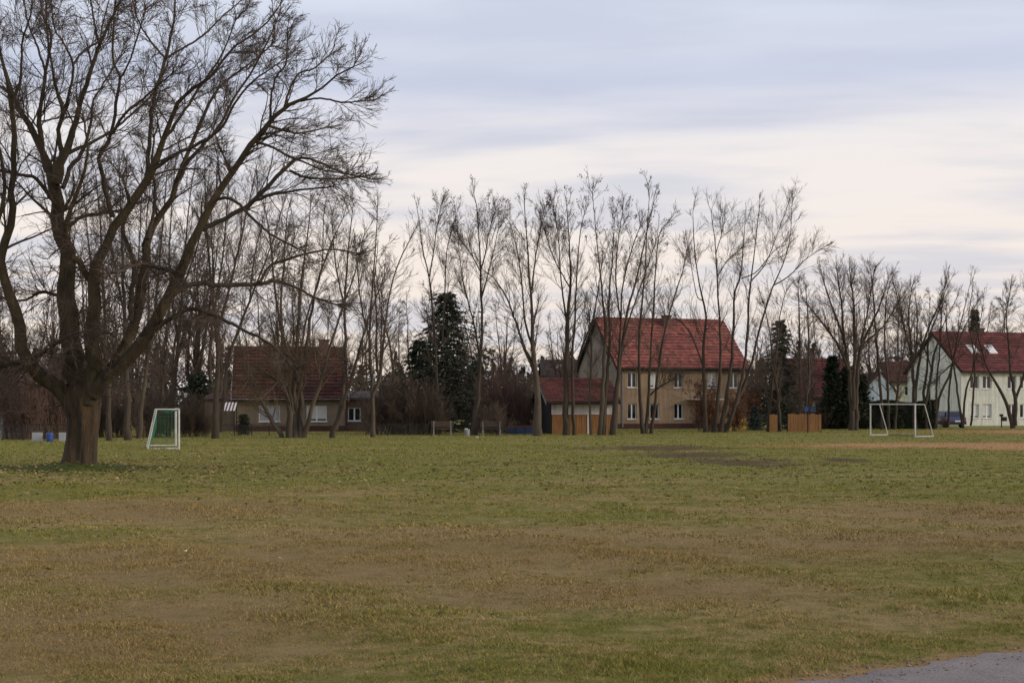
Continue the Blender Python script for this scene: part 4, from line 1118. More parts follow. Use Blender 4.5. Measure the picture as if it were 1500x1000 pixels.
def row_tree(idx, label, by, bark, twig, style, stems, name='bare_tree'):
    g = np.random.default_rng(100 + idx)
    nb, t0, bl, up, seeds = style
    D = gd(by)
    base = gp(stems[0][0][0], by)
    off = np.array(base)
    root = empty(name, base, 0, label, 'tree', 'bare trees along the far edge of the meadow')
    LP, LR = [], []
    for si, st in enumerate(stems):
        drift = g.uniform(-2.2, 2.2) if si else g.uniform(-0.6, 0.6)
        pts = list(st)
        if si == 0 or pts[0][1] >= by - 1:
            x, y, w = pts[0]
            pts = [(x, y + 4, w * 1.25)] + [(x + (pts[1][0] - x) * 0.08, y - (y - pts[1][1]) * 0.08, w * 1.08)] + pts[1:]
        P, Rr = px_line(pts, D, (0 if si == 0 else g.uniform(-0.1, 0.1)), drift, 20)
        Rr = Rr * (0.66 if style in (WIDE, OAK, SLIM) else 0.76) * np.clip(1.0 - 0.45 * (P[:, 2] - 1.0) / 12.0, 0.55, 1.0)
        P[1:] += g.normal(0, 1, (19, 3)) * Rr[1:, None] * 0.22
        LP.append(P)
        LR.append(Rr)
    LP, LR = np.array(LP), np.array(LR)
    v, f = tubes(LP, LR, 8)
    link('trunk', fast_mesh('trunk', v - off, f, True), M[bark], root)
    a, ar = spawn(g, LP, LR, nb, t0, 1.0, 0.30, 0.9, bl * 1.12, 0.32, 7, 0.10, up, 0.0095, 0.62, labs=True)
    tipd = norm(LP[:, -1] - LP[:, -3])
    x, xr = grow(g, np.repeat(LP[:, -1], 2, 0), np.repeat(tipd, 2, 0) + g.normal(0, 0.2, (2 * len(LP), 3)), g.uniform(0.8, 1.6, 2 * len(LP)), np.repeat(LR[:, -1], 2) * 0.9, np.full(2 * len(LP), 0.01), 7, 0.1, up)
    a, ar = np.concatenate([a, x]), np.concatenate([ar, xr])
    b, br = spawn(g, a, ar, 6, 0.10, 1.0, 0.25, 0.7, 0.58, 0.55, 4, 0.09, up * 0.7, 0.0066, 0.45)
    c, cr = spawn(g, b, br, 4, 0.08, 1.0, 0.25, 0.7, 0.68, 0.7, 2, 0.09, up * 0.5, 0.0055, 0.4)
    V, Fc = join([tubes(a, ar, 4), tubes(b, br, 3), tubes(c, cr, 3)])
    link('crown', fast_mesh('crown', V - off, Fc), M[twig], root)
    if seeds:
        top = c[:, -1]
        zt = np.percentile(top[:, 2], 62)
        top = top[top[:, 2] > zt]
        top = top[g.random(len(top)) < 0.03]
        if len(top):
            p = np.repeat(top, 12, 0) + g.normal(0, 0.09, (len(top) * 12, 3))
            link('seed_clusters', leaf_cloud(p - off, g, 0.035, 0.075), M['seed'], root)['kind'] = 'stuff'
    return root


for i, (lab, by, bark, twig, style, stems) in enumerate(ROW):
    row_tree(i, lab, by, bark, twig, style, stems)


# ------------------------------------------------------------------ thickets, evergreens, distant wood
def proto_tree(seed, H, nst, spread, nb, bl, up, bark, twig, name, r0=0.11):
    """A free-standing bare tree, base at the origin."""
    g = np.random.default_rng(seed)
    root = empty(name, (0, 0, 0))
    az = g.uniform(0, 2 * np.pi, nst)
    d = np.stack([np.cos(az) * spread, np.sin(az) * spread, np.ones(nst)], 1)
    P, Rr = grow(g, np.zeros((nst, 3)) + [0, 0, -0.2], d, H * g.uniform(0.75, 1.0, nst), np.full(nst, r0), np.full(nst, 0.012), 14, 0.06, 0.05)
    v, f = tubes(P, Rr, 6)
    link('trunk', fast_mesh('trunk', v, f, True), M[bark], root)
    a, ar = spawn(g, P, Rr, nb, 0.22, 1.0, 0.35, 0.9, bl, 0.4, 6, 0.12, up, 0.012, 0.6, labs=True)
    b, br = spawn(g, a, ar, 6, 0.15, 1.0, 0.35, 0.9, 0.45, 0.6, 4, 0.14, up, 0.009, 0.45)
    c, cr = spawn(g, b, br, 5, 0.12, 1.0, 0.35, 0.9, 0.6, 0.7, 2, 0.14, up * 0.6, 0.008, 0.4)
    V, Fc = join([tubes(a, ar, 4), tubes(b, br, 3), tubes(c, cr, 3)])
    link('crown', fast_mesh('crown', V, Fc), M[twig], root)
    return root


def proto_shrub(seed, twig, name, leaf=None, nst=34, spread=0.75):
    """Leafless brushwood about 3 m tall, base at the origin."""
    g = np.random.default_rng(seed)
    root = empty(name, (0, 0, 0))
    az = g.uniform(0, 2 * np.pi, nst)
    sp = g.uniform(0.05, spread, nst)
    p0 = np.stack([g.normal(0, 0.45, nst), g.normal(0, 0.4, nst), np.full(nst, -0.1)], 1)
    d = np.stack([np.cos(az) * sp, np.sin(az) * sp, np.ones(nst)], 1)
    P, Rr = grow(g, p0, d, g.uniform(1.6, 3.2, nst), np.full(nst, 0.022), np.full(nst, 0.008), 8, 0.10, 0.02)
    v, f = tubes(P, Rr, 4)
    link('stems', fast_mesh('stems', v, f, True), M[twig], root)
    a, ar = spawn(g, P, Rr, 11, 0.08, 1.0, 0.4, 1.0, 0.42, 0.6, 5, 0.14, 0.04, 0.009, 0.45)
    b, br = spawn(g, a, ar, 8, 0.1, 1.0, 0.4, 1.0, 0.5, 0.7, 2, 0.15, 0.03, 0.007, 0.4)
    V, Fc = join([tubes(a, ar, 3), tubes(b, br, 3)])
    link('twigs', fast_mesh('twigs', V, Fc), M[twig], root)['kind'] = 'stuff'
    if leaf:
        t = b[:, -1]
        t = t[g.random(len(t)) < leaf[1]]
        t = np.repeat(t, 2, 0) + g.normal(0, 0.06, (len(t) * 2, 3))
        link('foliage', leaf_cloud(t, g, 0.05, 0.10), M[leaf[0]], root)['kind'] = 'stuff'
    return root


ORD = ['first', 'second', 'third', 'fourth', 'fifth', 'sixth', 'seventh', 'eighth', 'ninth', 'tenth', 'eleventh', 'twelfth', 'thirteenth', 'fourteenth', 'fifteenth', 'sixteenth', 'seventeenth', 'eighteenth', 'nineteenth', 'twentieth', 'twenty-first', 'twenty-second', 'twenty-third', 'twenty-fourth']


def place(proto, used, loc, rz, sc, label, cat, group):
    o = proto if proto not in used else copy_tree(proto)
    used.add(proto)
    o.location = loc
    o.rotation_euler = (0, 0, rz)
    o.scale = sc if isinstance(sc, tuple) else (sc, sc, sc)
    tag(o, label, cat, group)
    return o


rnd = random.Random(11)
used = set()
TB = [proto_tree(301, 13, 2, 0.10, 22, 2.6, 0.05, 'bark', 'twig', 'wood_tree'),
      proto_tree(302, 12, 3, 0.16, 18, 2.8, 0.04, 'bark', 'twig_red', 'wood_tree'),
      proto_tree(303, 14, 1, 0.05, 34, 2.4, 0.06, 'bark', 'twig', 'wood_tree')]
WOOD = {'l': ('bare reddish tree in the wood behind the big tree', 'trees of the left wood', -40, 335, 15, 95, 128, 262, 400),
        'c': ('bare tree rising behind the ochre bungalow', 'trees behind the ochre bungalow', 345, 600, 10, 122, 150, 340, 440),
        'm': ('thin bare tree behind the spruce and benches', 'trees behind the benches', 570, 780, 10, 112, 140, 400, 475),
        'g': ('thin bare tree behind the garage', 'trees behind the garage', 790, 905, 4, 138, 155, 430, 480),
        'r': ('dark bare tree in the wood behind the hedge', 'trees of the right wood', 1105, 1530, 24, 132, 165, 412, 465)}
for zone, (lab, grp, x0, x1, n, d0, d1, top0, top1) in WOOD.items():
    for i in range(n):
        x = x0 + (x1 - x0) * (i + rnd.uniform(0.1, 0.9)) / n
        D = rnd.uniform(d0, d1) if not (zone == 'r' and x > 1300) else rnd.uniform(152, 170)
        top = rnd.uniform(top0, top1) if not (zone == 'l' and x < 100) else rnd.uniform(375, 430)
        h = 2 + (HOR - top) / F * D
        p = TB[1] if zone == 'l' and rnd.random() < 0.6 else rnd.choice(TB)
        sc = h / 12.5
        place(p, used, ((x - 750) / F * D, D, 0), rnd.uniform(0, 6.28), (sc * 1.15, sc * 1.15, sc), lab + ', ' + ORD[i] + ' from the left', 'tree', grp)

used_s = set()
SH = {'brown': [proto_shrub(401, 'brush', 'brushwood_shrub'), proto_shrub(402, 'brush', 'brushwood_shrub', None, 40, 0.6)],
      'red': [proto_shrub(403, 'brush_red', 'brushwood_shrub')],
      'tan': [proto_shrub(404, 'twig_tan', 'brushwood_shrub')],
      'rust': [proto_shrub(405, 'twig', 'beech_shrub', ('dry_leaf', 0.42), 30, 0.6)]}
SHRUBS = [  # kind, x, base row, top row, width px, label, group
    *[('red', x, 641 + (i % 3), t, w, 'reddish shrub in the thicket left of the big trunk', 'thicket left of the big trunk') for i, (x, t, w) in enumerate(((-12, 500, 90), (18, 520, 80), (44, 535, 70), (66, 520, 80), (88, 545, 60), (30, 570, 60)))],
    *[('brown', x, 640, t, w, 'dark shrub between the big trunk and the netted goal', 'thicket behind the netted goal') for x, t, w in ((140, 545, 70), (172, 560, 60), (214, 565, 60), (232, 580, 50))],
    *[('brown', x, 639, t, w, 'dark shrub between netted goal and ochre house', 'hedge left of the ochre house') for x, t, w in ((268, 582, 44), (286, 578, 44), (302, 590, 36))],
    *[('brown', x, 636, t, w, 'dark shrub in the brushwood left of the spruce', 'brushwood left of the spruce') for x, t, w in ((552, 575, 60), (570, 555, 70), (588, 560, 66), (606, 552, 70), (624, 560, 66), (640, 585, 44), (596, 600, 50))],
    *[('red', x, 634, t, w, 'reddish shrub in the thicket between spruce and garage', 'thicket between spruce and garage') for x, t, w in ((714, 545, 60), (738, 540, 62), (758, 556, 52))],
    ('brown', 727, 637, 590, 50, 'low dark leafless shrub behind the right bench', None),
    ('tan', 770, 633, 572, 44, 'tan leafless shrub just left of the garage gable', None),
    ('rust', 1040, 632, 558, 60, 'beech shrub holding rusty brown leaves in front of the beige house door', None),
    ('rust', 1075, 631, 575, 46, 'rusty leaved shrub at the right end of the beige house front', None),
    ('rust', 1106, 629, 560, 50, 'rusty leaved shrub between beige house and dark conifer', None),
    *[('brown', x, 628, t, w, 'dark shrub between dark conifer and orange fence', 'shrubs left of the blue sign') for x, t, w in ((1152, 585, 40), (1164, 575, 44), (1198, 585, 40))],
    ('brown', 1383, 626.5, 608, 16, 'small dark shrub at the foot of the mint gable', None),
]
for kind, x, by, top, w, lab, grp in SHRUBS:
    if grp:
        lab += ', ' + ORD[sorted(q[1] for q in SHRUBS if q[6] == grp).index(x)] + ' from the left'
    D = gd(by)
    h = 2 + (HOR - top) / F * D
    p = rnd.choice(SH[kind])
    wm = w / F * D / 3.3
    place(p, used_s, ((x - 750) / F * D, D, 0), rnd.uniform(0, 6.28), (wm, wm, h / 2.9), lab, 'shrub', grp)


def conifer(name, x, by, top, wpx, label, matl, seed, droop=0.25, nlev=46, per=11, needle=(0.12, 0.26), shape=1.0, base0=0.03, D=None, vary=(0.45, 1.12)):
    g = np.random.default_rng(seed)
    D = D or gd(by)
    H = 2 + (HOR - top) / F * D
    rad = 0.5 * wpx / F * D
    root = empty(name, ((x - 750) / F * D, D, 0), 0, label, 'tree')
    tr = MB().bar((0, 0, -0.1), (0, 0, H * 0.98), 0.02 * H, 8, 0.02)
    tr.build('trunk', M['bark'], root)
    n = nlev * per
    lev = np.repeat(np.linspace(base0, 0.985, nlev), per) + g.normal(0, 0.006, n)
    az = g.uniform(0, 2 * np.pi, n)
    ln = rad * (1 - lev) ** shape * g.uniform(*vary, n) * (1 + 0.22 * np.sin(az * 3 + lev * 23) + 0.15 * np.sin(lev * 61)) + 0.08
    d = np.stack([np.cos(az), np.sin(az), g.uniform(-0.1, 0.35, n)], 1)
    P, Rr = grow(g, np.stack([0 * az, 0 * az, lev * H], 1), d, ln, np.full(n, 0.02), np.full(n, 0.006), 7, 0.05, -droop * 0.3)
    v, f = tubes(P, Rr, 3)
    link('boughs', fast_mesh('boughs', v, f), M['bark'], root)
    m = 12
    t = g.uniform(0.12, 1.0, (n, m)) * 6
    i0 = np.clip(t.astype(int), 0, 5)
    fr = (t - i0)[..., None]
    bi = np.arange(n)[:, None]
    q = P[bi, i0] * (1 - fr) + P[bi, i0 + 1] * fr
    T = norm(P[bi, i0 + 1] - P[bi, i0]).reshape(-1, 3)
    q = q.reshape(-1, 3)
    side = norm(np.cross(T, np.array([0, 0, 1.0])) * g.choice([-1, 1], len(T))[:, None] + T * 0.9 + g.normal(0, 0.25, (len(T), 3)) + [0, 0, -0.25])
    s = g.uniform(*needle, len(T))[:, None] * (0.6 + 0.4 * H / 10)
    wv = norm(np.cross(side, norm(g.normal(size=(len(T), 3))))) * s * 0.32
    v = np.stack([q, q + side * s + wv, q + side * s * 1.9, q + side * s - wv], 1).reshape(-1, 3)
    link('needles', fast_mesh('needles', v, np.arange(len(v)).reshape(-1, 4)), M[matl], root)['kind'] = 'stuff'
    return root


conifer('spruce_tree', 655, 632, 428, 165, 'tall dark spruce standing behind the two benches', 'needle', 51, nlev=48, per=17, shape=0.5, needle=(0.10, 0.22), vary=(0.4, 1.25))
conifer('spruce_tree', 614, 631, 498, 84, 'shorter dark spruce touching the tall spruce on its left', 'needle', 62, nlev=36, per=13, shape=0.55, vary=(0.4, 1.25))
conifer('spruce_tree', 699, 630, 528, 62, 'short dark spruce touching the tall spruce on its right', 'needle', 63, nlev=32, per=12, shape=0.55, vary=(0.4, 1.25))
conifer('spruce_tree', 1142, 629, 468, 80, 'dark conifer between the beige house and the blue sign', 'needle', 53, nlev=34, per=10, shape=0.6, vary=(0.3, 1.3))
conifer('cypress_tree', 1219, 628, 524, 46, 'narrow dark cypress at the left end of the dark hedge', 'needle', 54, droop=-0.6, shape=0.6, vary=(0.35, 1.25))
conifer('cypress_tree', 1241, 628, 540, 46, 'narrow dark cypress behind the dark hedge, second from the blue sign', 'needle', 55, droop=-0.6, shape=0.6, vary=(0.35, 1.25))
conifer('cypress_tree', 1262, 627, 552, 42, 'narrow dark cypress behind the dark hedge, nearest the pale blue shed', 'needle', 58, droop=-0.6, shape=0.6, vary=(0.35, 1.25))
conifer('young_spruce', 1106, 630, 594, 34, 'small bluish spruce beside the yellow wall of the beige house', 'needle_blue', 56, nlev=26, per=10, needle=(0.08, 0.16), shape=0.8)
conifer('spruce_tree', 1428, 600, 452, 38, 'dark conifer top rising behind the roof of the mint house', 'needle', 57, shape=0.7, D=165)
conifer('young_spruce', 744, 634, 598, 26, 'small dark conifer left of the street lamp', 'needle', 59, nlev=24, per=9, needle=(0.08, 0.16), shape=0.8)
conifer('clipped_conifer', 357, 637, 606, 22, 'small round dark evergreen before the ochre house wall', 'needle', 60, nlev=24, per=12, needle=(0.07, 0.13), shape=0.35, base0=0.1)
conifer('spruce_tree', 292, 620, 545, 90, 'dark evergreen behind the hedge left of the ochre house', 'needle', 61, shape=0.5, D=112)


def hedge(x0, x1, by, top, depth, label):
    g = np.random.default_rng(71)
    D = gd(by)
    a, b = (x0 - 750) / F * D, (x1 - 750) / F * D
    H = 2 + (HOR - top) / F * D
    W = b - a
    root = empty('evergreen_hedge', ((a + b) / 2, D, 0), 0, label, 'hedge')
    MB().box(-W / 2 + 0.15, W / 2 - 0.15, 0.15, depth - 0.15, -0.05, H - 0.2).build('branch_core', M['dark'], root)
    n = 15000
    p = np.stack([g.uniform(-W / 2, W / 2, n), g.uniform(0, depth, n), g.uniform(0, H, n)], 1)
    fc = g.integers(0, 4, n)
    p[fc <= 1, 1] = np.abs(g.normal(0, 0.10, (fc <= 1).sum()))
    p[fc == 2, 2] = H - np.abs(g.normal(0, 0.10, (fc == 2).sum()))
    e = fc == 3
    p[e, 0] = np.where(g.random(e.sum()) < 0.5, -W / 2, W / 2) + g.normal(0, 0.1, e.sum())
    p[:, 2] += 0.12 * np.sin(p[:, 0] * 1.7) * (p[:, 2] / H)
    p[:, 1] += 0.12 * np.sin(p[:, 0] * 2.3 + p[:, 2] * 1.5)
    link('foliage', leaf_cloud(p, g, 0.06, 0.14), M['hedge_leaf'], root)['kind'] = 'stuff'


hedge(1203, 1368, 628, 588, 1.6, 'long dark evergreen hedge behind the unnetted goal')


def far_wood():
    """Distant pines and brush that read as one mass."""
    g = np.random.default_rng(81)
    V = []

    def add(p, s0, s1):
        m = len(p)
        u = norm(g.normal(size=(m, 3)))
        w = norm(np.cross(u, g.normal(size=(m, 3))))
        s = g.uniform(s0, s1, m)[:, None]
        V.append(np.stack([p - u * s, p + w * s * 0.9, p + u * s], 1).reshape(-1, 3))
    n = 360
    for i in range(n):
        x = -150 + 340 * (i + g.random()) / n
        y = g.uniform(180, 250)
        px = x / y * F + 750
        h = g.uniform(6.5, 10.5) * (1.15 if px < 330 or px > 1120 else 1.0)
        r = g.uniform(1.8, 3.4)
        m = 300
        z = g.random(m) ** 0.8
        pine = g.random() < 0.5
        rr = r * np.clip(1 - z if pine else np.sqrt(np.clip(1 - z ** 3, 0, 1)), 0.06, 1) * np.sqrt(g.random(m))
        a = g.uniform(0, 6.28, m)
        lump = 0.6 * np.sin(z * 19 + i)
        add(np.stack([x + rr * np.cos(a) + 0.3 * lump, y + rr * np.sin(a), z * h], 1), 0.2, 0.5)
    m = 52000
    x = g.uniform(-150, 190, m)
    y = g.uniform(172, 182, m)
    z = g.random(m) ** 1.1 * (4.8 + 1.2 * np.sin(x * 0.21) + 0.8 * np.sin(x * 0.77) + 0.5 * np.sin(x * 2.3))
    add(np.stack([x, y, z], 1), 0.2, 0.5)
    V = np.concatenate(V)
    o = link('far_wood', fast_mesh('far_wood', V, np.arange(len(V)).reshape(-1, 3)), M['wood_far'])
    tag(o, 'dark distant pine wood closing the view behind the houses', 'wood', kind='stuff')


far_wood()


# ------------------------------------------------------------------ houses
def wall_panel(W, z0, z1, th, openings, flip=False):
    """Wall standing on y=0 (outer face) with real openings (u0, u1, z0, z1)."""
    mb = MB()
    us = sorted({0.0, W, *[o[0] for o in openings], *[o[1] for o in openings]})
    zs = sorted({z0, z1, *[o[2] for o in openings], *[o[3] for o in openings]})
    idx = {}
    vs, fs = [], []

    def vid(u, y, z):
        key = (round(u, 4), round(y, 4), round(z, 4))
        if key not in idx:
            idx[key] = len(vs)
            vs.append(key)
        return idx[key]

    def hole(u, z):
        return any(o[0] < u < o[1] and o[2] < z < o[3] for o in openings)
    nu, nz = len(us) - 1, len(zs) - 1
    solid = [[not hole((us[i] + us[i + 1]) / 2, (zs[j] + zs[j + 1]) / 2) for j in range(nz)] for i in range(nu)]
    for i in range(nu):
        for j in range(nz):
            if not solid[i][j]:
                continue
            a, b, c, d = us[i], us[i + 1], zs[j], zs[j + 1]
            fs.append((vid(a, 0, c), vid(b, 0, c), vid(b, 0, d), vid(a, 0, d)))
            fs.append((vid(b, th, c), vid(a, th, c), vid(a, th, d), vid(b, th, d)))
            if i == 0 or not solid[i - 1][j]:
                fs.append((vid(a, th, c), vid(a, 0, c), vid(a, 0, d), vid(a, th, d)))
            if i == nu - 1 or not solid[i + 1][j]:
                fs.append((vid(b, 0, c), vid(b, th, c), vid(b, th, d), vid(b, 0, d)))
            if j == 0 or not solid[i][j - 1]:
                fs.append((vid(a, th, c), vid(b, th, c), vid(b, 0, c), vid(a, 0, c)))
            if j == nz - 1 or not solid[i][j + 1]:
                fs.append((vid(a, 0, d), vid(b, 0, d), vid(b, th, d), vid(a, th, d)))
    return mb.add(vs, fs)


def window(root, u, z0, w, h, style='double', y=0.12, frame='white', sill='white'):
    """Casement in its reveal: frame > panes, sill, and a curtain or shutter where one shows."""
    f = 0.07
    m = MB()
    m.box(u, u + w, y, y + 0.06, z0, z0 + f).box(u, u + w, y, y + 0.06, z0 + h - f, z0 + h)
    m.box(u, u + f, y, y + 0.06, z0 + f, z0 + h - f).box(u + w - f, u + w, y, y + 0.06, z0 + f, z0 + h - f)
    wo_ = m
    if style in ('double', 'curtain'):
        wo_.box(u + w / 2 - 0.055, u + w / 2 + 0.055, y - 0.01, y + 0.06, z0 + f, z0 + h - f)
        spans = [(u + f, u + w / 2 - 0.055), (u + w / 2 + 0.055, u + w - f)]
    else:
        spans = [(u + f, u + w - f)]
    win = wo_.build('window', M[frame], root)
    if style == 'shutter':
        n = 12
        for i in range(n):
            a = z0 + f + (h - 2 * f) * i / n
            MB().box(u + f, u + w - f, y + 0.012 + 0.004 * (i % 2), y + 0.03, a + 0.006, a + (h - 2 * f) / n).build('shutter_slat', M['shutter'], win)
    else:
        for a, b in spans:
            MB().box(a, b, y + 0.02, y + 0.035, z0 + f, z0 + h - f).build('pane', M['glass'], win)
    MB().box(u - 0.06, u + w + 0.06, -0.07, y + 0.002, z0 - 0.05, z0 - 0.002).build('sill', M[sill], win)
    if style == 'curtain':
        MB().box(u + f, u + w - f, y + 0.008, y + 0.0185, z0 + f + 0.12, z0 + h - f).build('curtain', M['curtain'], win)
    return win


def roof_slope(x0, x1, y0, z0, y1, z1, course=0.4, tile=0.28, lift=0.10, wave=0.012):
    """Wavy overlapping tile courses from the eave (y0, z0) up to the ridge (y1, z1)."""
    L = math.hypot(y1 - y0, z1 - z0)
    n = max(3, round(L / course))
    sy, sz = (y1 - y0) / L, (z1 - z0) / L
    ny, nz = -sz * math.copysign(1, sy), abs(sy)          # outward normal of the slope
    nxs = int((x1 - x0) / tile * 4)
    xs = np.linspace(x0, x1, nxs + 1)
    wv = wave * np.cos((xs - x0) / tile * 2 * np.pi)
    V, Fc, o = [], [], 0
    for i in range(n):
        rows = []
        for s, h in ((i * L / n, 0.0), (i * L / n, lift), ((i + 1.08) * L / n if i < n - 1 else L, 0.004)):
            hh = h + wv * (1 if h else 0.5) + (wave if h else 0)
            rows.append(np.stack([xs, y0 + sy * s + ny * hh, z0 + sz * s + nz * hh], 1))
        V += rows
        k = len(xs)
        j = np.arange(k - 1)
        for r in range(2):
            a = o + r * k
            Fc.append(np.stack([a + j, a + j + 1, a + k + j + 1, a + k + j], 1))
        o += 3 * k
    return np.concatenate(V), np.concatenate(Fc)


def gable_roof(root, W, Dp, eave, ridge, tilem, ov=0.35, side=0.25, course=0.4, trim='darkwood', verge=None):
    yr = Dp / 2
    pitch = (ridge - eave) / yr
    ze = eave - pitch * ov
    rt = empty_part = None
    v1, f1 = roof_slope(-side, W + side, -ov, ze + 0.16, yr, ridge + 0.16, course)
    v2, f2 = roof_slope(-side, W + side, Dp + ov, ze + 0.16, yr, ridge + 0.16, course)
    V, Fc = join([(v1, f1), (v2, f2)])
    roof = link('roof', fast_mesh('roof', V, Fc), M[tilem], root)
    d = MB()
    d.prism_x([(-ov, ze), (yr, ridge), (Dp + ov, ze), (Dp + ov, ze + 0.14), (yr, ridge + 0.14), (-ov, ze + 0.14)], -side + 0.01, W + side - 0.01)
    d.build('roof_deck', M[trim], roof)
    rc = MB()
    for i in range(int((W + 2 * side) / 0.38)):
        x = -side + i * 0.38
        rc.bar((x, yr, ridge + 0.17), (x + 0.40, yr, ridge + 0.18), 0.11, 8, 0.125)
    rc.build('ridge_cap', M[tilem], roof)
    g = MB()
    g.bar((-side, -ov - 0.07, ze + 0.07), (W + side, -ov - 0.07, ze + 0.07), 0.065, 8)
    g.build('gutter', M['dark'], roof)  # dark colour stands in for the shadow band under the eave
    for x in (-side - 0.03, W + side):
        MB().prism_x([(-ov - 0.02, ze - 0.06), (yr, ridge - 0.06), (Dp + ov, ze - 0.06), (Dp + ov, ze + 0.15), (yr, ridge + 0.15), (-ov - 0.02, ze + 0.15)], x, x + 0.03).build('verge_board', M[verge or trim], roof)
    return roof


def chimney(roof, x, y, z0, z1, w=0.6, matl='brick'):
    MB().box(x - w / 2, x + w / 2, y - w / 2, y + w / 2, z0, z1).box(x - w / 2 - 0.06, x + w / 2 + 0.06, y - w / 2 - 0.06, y + w / 2 + 0.06, z1, z1 + 0.12).build('chimney', M[matl], roof)


def house(name, label, loc, rz, W, Dp, eave, ridge, wmat, gmat, tilem, wins, doors=(), plinth=None, **kw):
    root = empty(name, loc, rz, label, 'house')
    th = 0.28
    ops = [(u, u + w, z, z + h) for u, z, w, h, _ in wins] + [(u, u + w, 0.0, h) for u, w, h in doors]
    wall_panel(W, -0.1 if not doors else 0.0, eave, th, ops).build('front_wall', M[wmat], root)
    MB().box(0, W, Dp - th, Dp, -0.1, eave).build('back_wall', M[wmat], root)
    yr = Dp / 2
    for x in (0.003, W - th - 0.003):
        MB().prism_x([(th, -0.1), (Dp - th, -0.1), (Dp - th, eave), (Dp - 0.02, eave), (yr, ridge - 0.02), (0.02, eave), (th, eave)], x, x + th).build('gable_wall', M[gmat], root)
    # corner returns so that the gable's colour runs to the corner
    MB().box(-0.012, 0.0, 0.0, Dp, -0.1, eave).build('side_render', M[gmat], root)
    MB().box(th, W - th, th, Dp - th, eave - 0.35, eave - 0.2).build('attic_floor', M['darkwood'], root)
    roof = gable_roof(root, W, Dp, eave, ridge, tilem, **kw)
    for u, z, w, h, st in wins:
        window(root, u, z, w, h, st)
    if plinth:
        xs = [0.0] + [v for u, w, h in sorted(doors) for v in (u, u + w)] + [W]
        for a, b in zip(xs[::2], xs[1::2]):
            MB().box(a, b, -0.03, -0.002, -0.1, plinth).build('plinth', M['plinth'], root)
    return root, roof


# beige two-storey house
U = (0.86, 2.88, 5.05, 8.12, 10.16)
wins = [(u, 3.38, 0.82, 1.28, st) for u, st in zip(U, ('double', 'curtain', 'double', 'curtain', 'double'))]
wins += [(u, 0.78, 0.82, 1.28, st) for u, st in zip((U[0], U[1], U[2], U[4]), ('double', 'double', 'double', 'curtain'))]
hs, roof = house('beige_house', 'beige two storey house with a bright red tiled roof', (8.68, 112, 0), R(18), 11.65, 9.0, 5.15, 9.15,
                 'wall_beige', 'wall_gable', 'tile_red', wins, [(7.0, 1.05, 2.1)], plinth=0.42, trim='darkwood')
chimney(roof, 6.1, 3.9, 8.2, 9.55, 0.62, 'brick')
dr = MB().box(7.03, 8.02, 0.12, 0.17, 0.02, 2.07).build('door', M['brick'], hs)
MB().box(7.85, 7.9, 0.06, 0.12, 0.95, 1.1).build('door_handle', M['metal'], dr)
MB().box(6.2, 9.2, -1.1, -0.004, 2.38, 2.46).build('porch_canopy', M['white'], hs)
MB().bar((0.4, -0.06, 0.1), (0.4, -0.06, 4.8), 0.05, 8).build('downpipe', M['grey'], hs)

# wooden garage in front of it
gs = empty('wooden_garage', gp(808, 635.5) + Vector((0, 0, 0)), R(10), 'low garage with orange wooden doors, white boards and a red roof', 'garage')
W_, D_ = 4.25, 5.2
MB().box(0, W_, 0.16, D_, -0.1, 2.15).build('wall', M['darkwood'], gs)
MB().prism_x([(0.16, 2.15), (D_, 2.15), (D_ / 2, 3.45)], 0.0, 0.1).build('gable_boards', M['darkwood'], gs)
MB().prism_x([(0.16, 2.15), (D_, 2.15), (D_ / 2, 3.45)], W_ - 0.1, W_).build('gable_boards', M['darkwood'], gs)
for i in range(5):
    MB().box(0.02, W_ - 0.02, 0.10 + 0.006 * (i % 2), 0.158, 1.32 + 0.165 * i, 1.475 + 0.165 * i).build('white_board', M['whitewash'], gs)
for k, (a, b) in enumerate(((0.05, 1.15), (1.2, 2.45), (2.62, 3.4), (3.45, 4.2))):
    n = 7
    for i in range(n):
        x = a + (b - a) * i / n
        MB().box(x + 0.004, x + (b - a) / n - 0.004, 0.09 + 0.006 * ((i + k) % 2), 0.158, 0.0, 1.31).build('door_plank', M['orange_wood'], gs)
MB().box(2.48, 2.59, 0.06, 0.158, -0.05, 1.31).build('door_post', M['whitewash'], gs)
gable_roof(gs, W_, D_, 2.22, 3.55, 'tile_maroon', ov=0.4, side=0.45, course=0.33, trim='darkwood', verge='grey')

# ochre bungalow on the left
D1 = 101.0
wins = [(1.75, 0.72, 1.55, 1.2, 'shutter'), (5.25, 0.72, 1.5, 1.2, 'curtain')]
hs, roof = house('ochre_bungalow', 'ochre bungalow with a brown tiled roof behind the many stemmed tree', ((344 - 750) / F * D1, D1, 0), R(9), 8.1, 8.4, 2.55, 6.2,
                 'wall_ochre', 'wall_ochre', 'tile_brown', wins, plinth=0.4, trim='white', verge='white')
chimney(roof, 6.6, 3.8, 5.4, 6.9, 0.75, 'brick')
chimney(roof, 2.3, 4.4, 5.5, 6.65, 0.5, 'brick')
an = empty('flat_annex', ((503 - 750) / F * (D1 + 1.6), D1 + 1.6, 0), R(9), 'dark low annex with one white window at the bungalow right side', 'annex')
wall_panel(2.6, -0.1, 2.35, 0.25, [(0.35, 1.3, 0.75, 1.75)]).build('front_wall', M['brick'], an)
MB().box(0, 2.6, 4.0, 4.25, -0.1, 2.35).box(2.35, 2.597, 0.25, 4.0, -0.1, 2.35).box(0.003, 0.25, 0.25, 4.0, -0.1, 2.35).build('walls', M['brick'], an)
MB().prism_x([(-0.3, 2.36), (4.4, 2.9), (4.4, 3.05), (-0.3, 2.5)], -0.1, 2.8).build('roof', M['tile_grey'], an)
window(an, 0.35, 0.75, 0.95, 1.0, 'double')
